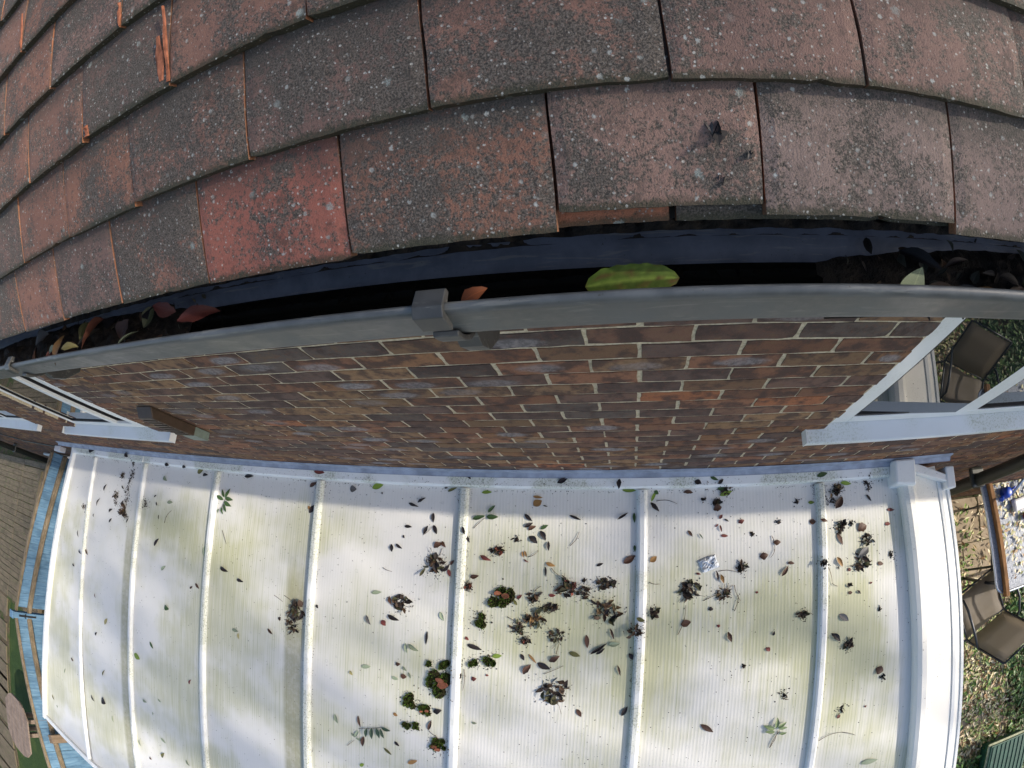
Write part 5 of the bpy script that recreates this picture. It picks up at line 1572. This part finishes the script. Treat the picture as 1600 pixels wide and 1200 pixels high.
# =================================================================== GARDEN, LEFT
# blue fence in two runs with a bend at the post
FZ = -1.93
def fence(p, q, label, ztop=FZ, zbot=GROUND, rails=(-.02, -.20), n=None, cap='rail'):
    p = Vector(p); q = Vector(q); d = q - p; L = d.length; u = d / L; nrm = Vector((-u.y, u.x)); 
    if nrm.x < 0: nrm = -nrm          # faces the conservatory
    e = empty('blue_fence', label, 'fence', ((p.x + q.x) / 2, (p.y + q.y) / 2, zbot)); inv = Matrix.Translation((-(p.x + q.x) / 2, -(p.y + q.y) / 2, -zbot))
    bw = .10; n = int(L / bw); rr = random.Random(int(L * 100))
    me = MB(); me.box(-bw / 2 + .001, bw / 2 - .001, -.008, .008, 0, ztop - zbot); me = me.mesh('board', M['blue'])
    for i in range(n):
        c = p + u * bw * (i + .5); o = link('board', me, e, (c.x - (p.x + q.x) / 2 + nrm.x * rr.uniform(-.003, .003), c.y - (p.y + q.y) / 2, rr.uniform(-.012, .008)), (0, 0, atan2(u.y, u.x) + rr.uniform(-.02, .02)), bevel=.002)
    for k, rz in enumerate(rails):
        off = .035 if k else .0; w = .045 if k else .05; a = p + nrm * off; b = q + nrm * off; s = nrm * w / 2
        z0 = ztop + rz + (.022 if k == 0 else 0); h = .035 if k == 0 else .06
        mb = MB(); mb.hexa([(*(a - s), z0), (*(b - s), z0), (*(b + s), z0), (*(a + s), z0), (*(a - s), z0 + h), (*(b - s), z0 + h), (*(b + s), z0 + h), (*(a + s), z0 + h)])
        o = mb.build('rail', M['rail'], e, bevel=.004); o.matrix_parent_inverse = inv
    return e
fence((-6.18, -.03), (-6.72, -2.12), 'blue painted board fence with brown rails running from the house wall to the blue post')
fence((-6.70, -2.22), (-5.55, -4.45), 'blue painted board fence angled in beyond the blue post towards the lawn')
ps = empty('fence_post', 'blue fence post with a black iron latch where the fence bends', 'post', (-6.70, -2.17, GROUND))
MB().box(-.05, .05, -.04, .04, 0, 1.80).build('post', M['blue'], ps, bevel=.006)
MB().box(-.058, .058, -.05, .05, 1.801, 1.825).build('post_cap', M['blue'], ps, bevel=.006)
mb = MB(); mb.box(.051, .06, -.012, .012, 1.45, 1.72); mb.tube([(.065, -.03, 1.62), (.075, 0, 1.64), (.065, .03, 1.62)], .006, 6); mb.build('latch', M['brass'], ps)
for i, (x, y, h, lb) in enumerate(((-5.98, -2.95, 1.62, 'grey weathered post standing just inside the blue fence close to the conservatory corner'), (-5.86, -3.52, 1.66, 'brown square oak post standing just off the conservatory corner'))):
    mb = MB(); mb.box(-.055, .055, -.055, .055, 0, h); o = link('timber_post', mb.mesh('timber_post', M['post' if i else 'rail']), None, (x, y, GROUND), (0, 0, .4 * i), bevel=.008); tag(o, lb, 'post')
# neighbour's decking and lawn
dk = MB(); dk.box(-13.6, -9.0, -3.0, -.05, GROUND - .028, GROUND + .10); deck = tag(dk.build('neighbour_deck', M['ground'], None), kind='structure')
rd = random.Random(12)
for j in range(24):
    y = -.10 - j * .121
    for (xa, xb) in ((-13.5, -11.2), (-11.19, -9.05)):
        mb = MB(); mb.box(xa, xb, -.056, .056, 0, .022); o = link('deck_board', mb.mesh('deck_board', M['deck']), deck, (0, y, GROUND + .102 + rd.uniform(0, .006)), (0, 0, rd.uniform(-.0006, .0006)), bevel=.003)
for i, (x, y0_, y1_) in enumerate(((-9.9, -.2, -2.9), (-9.25, -.1, -3.0))):
    mb = MB(); mb.box(x - .05, x + .05, y1_, y0_, GROUND + .14, GROUND + .24); tag(mb.build('timber_sleeper', M['deck'], None, bevel=.01), ['long mossy timber lying along the neighbour’s deck, farther from the fence', 'long mossy timber lying along the neighbour’s deck, nearer the fence'][i].replace('’', "'"), 'timber')
sheet('lawn', -40, -5.9, -40, -3.02, GROUND - .02, M['lawn'])
pt = MB(); pt.box(-14.0, -11.35, -12, -3.05, GROUND - .019, GROUND + .0); path = tag(pt.build('path', M['ground'], None), kind='structure')
for j in range(12):
    mb = MB(); mb.box(-13.9, -11.45, -.2, .2, 0, .03); link('path_board', mb.mesh('path_board', M['deck']), path, (0, -3.35 - .43 * j, GROUND + .001), (0, 0, rd.uniform(-.01, .01)), bevel=.004)
# octagonal garden table
oc = empty('octagonal_table', 'low octagonal table with a pale pinkish wooden top on the lawn', 'table', (-9.25, -4.95, GROUND))
for k in range(6):
    a0 = -.5 + k / 6; a1 = a0 + 1 / 6 - .012
    def hw(u): return .56 * min(1., 1.5 - 1.9 * abs(u)) if abs(u) > .27 else .56
    mb = MB(); xs_ = [(a0) * 1.1, (a1) * 1.1]; h0, h1 = max(.2, hw(a0)), max(.2, hw(a1))
    mb.hexa([(xs_[0], -h0, .72), (xs_[1], -h1, .72), (xs_[1], h1, .72), (xs_[0], h0, .72), (xs_[0], -h0, .75), (xs_[1], -h1, .75), (xs_[1], h1, .75), (xs_[0], h0, .75)]); mb.build('top_board', M['pinkwood'], oc)
for s in ((-1, -1), (-1, 1), (1, -1), (1, 1)): MB().box(s[0] * .14 - .04, s[0] * .14 + .04, s[1] * .14 - .04, s[1] * .14 + .04, 0, .719).build('leg', M['pinkwood'], oc)
mb = MB(); mb.tube([(-9.0, -3.9, GROUND), (-8.9, -3.9, GROUND + .5), (-8.2, -3.8, GROUND + .55)], .02, 6)
# a white and pink rag on the sleeper
mb = MB(); rr = random.Random(3); N = 6; vs = [( -9.35 + (i / N - .5) * .28 + rr.uniform(-.03, .03), -.62 + (j / N - .5) * .26 + rr.uniform(-.03, .03), GROUND + .27 + rr.uniform(-.02, .05)) for i in range(N + 1) for j in range(N + 1)]
mb.add(vs, [(i * (N + 1) + j, (i + 1) * (N + 1) + j, (i + 1) * (N + 1) + j + 1, i * (N + 1) + j + 1) for i in range(N) for j in range(N)])
tag(mb.build('cloth_rag', mat_simple('pink_white_cloth', (.62, .45, .45), .8, .2, .3, 20), None), 'small crumpled pink and white cloth on the timber by the deck', 'cloth')

# =================================================================== TREE beyond the garden, whose crown dapples the roof
tr = empty('ash_tree', 'tall ash tree standing beyond the garden, thin autumn crown', 'tree', (19, -2.6, GROUND))
rr = random.Random(17)
mb = MB(); mb.tube([(0, 0, 0), (.1, .1, 4), (-.1, .1, 8), (0, .3, 15.5)], .28, 10, taper=.08); mb.build('trunk', M['bark'], tr, smooth=True)
br = MB(); lf = MB()
for i in range(64):
    tx, ty, tz_ = rr.uniform(-1.3, 1.3), rr.uniform(-1.7, 3.0), rr.uniform(12.7, 17.6)     # clump centre, relative to the tree's foot
    c = Vector((tx, ty, tz_)); p0 = Vector((0, .15, max(5., tz_ - 2.5 - rr.random())))
    br.tube([p0, (p0 + c) / 2 + Vector((0, 0, .2)), c], .04, 5, taper=.01)
    rad = rr.uniform(.35, .85)
    for j in range(int(34 * rad / .6)):
        q = c + Vector((rr.gauss(0, 1), rr.gauss(0, 1), rr.gauss(0, .6))) * rad * .55; s = rr.uniform(.06, .12); u = Vector((rr.gauss(0, 1), rr.gauss(0, 1), rr.gauss(0, 1))).normalized(); w = u.orthogonal().normalized()
        f = rr.uniform(.6, 1.4); lf.add([q - u * s, q + w * s * .5, q + u * s, q - w * s * .5], [(0, 1, 2, 3)], (.07 * f, .11 * f, .03 * f, 1))
br.build('branches', M['bark'], tr); lf.build('crown', M['crown'], tr, colors=True)
print('objects', len(bpy.data.objects), 'tris', sum(len(o.data.polygons) for o in bpy.data.objects if o.type == 'MESH'))
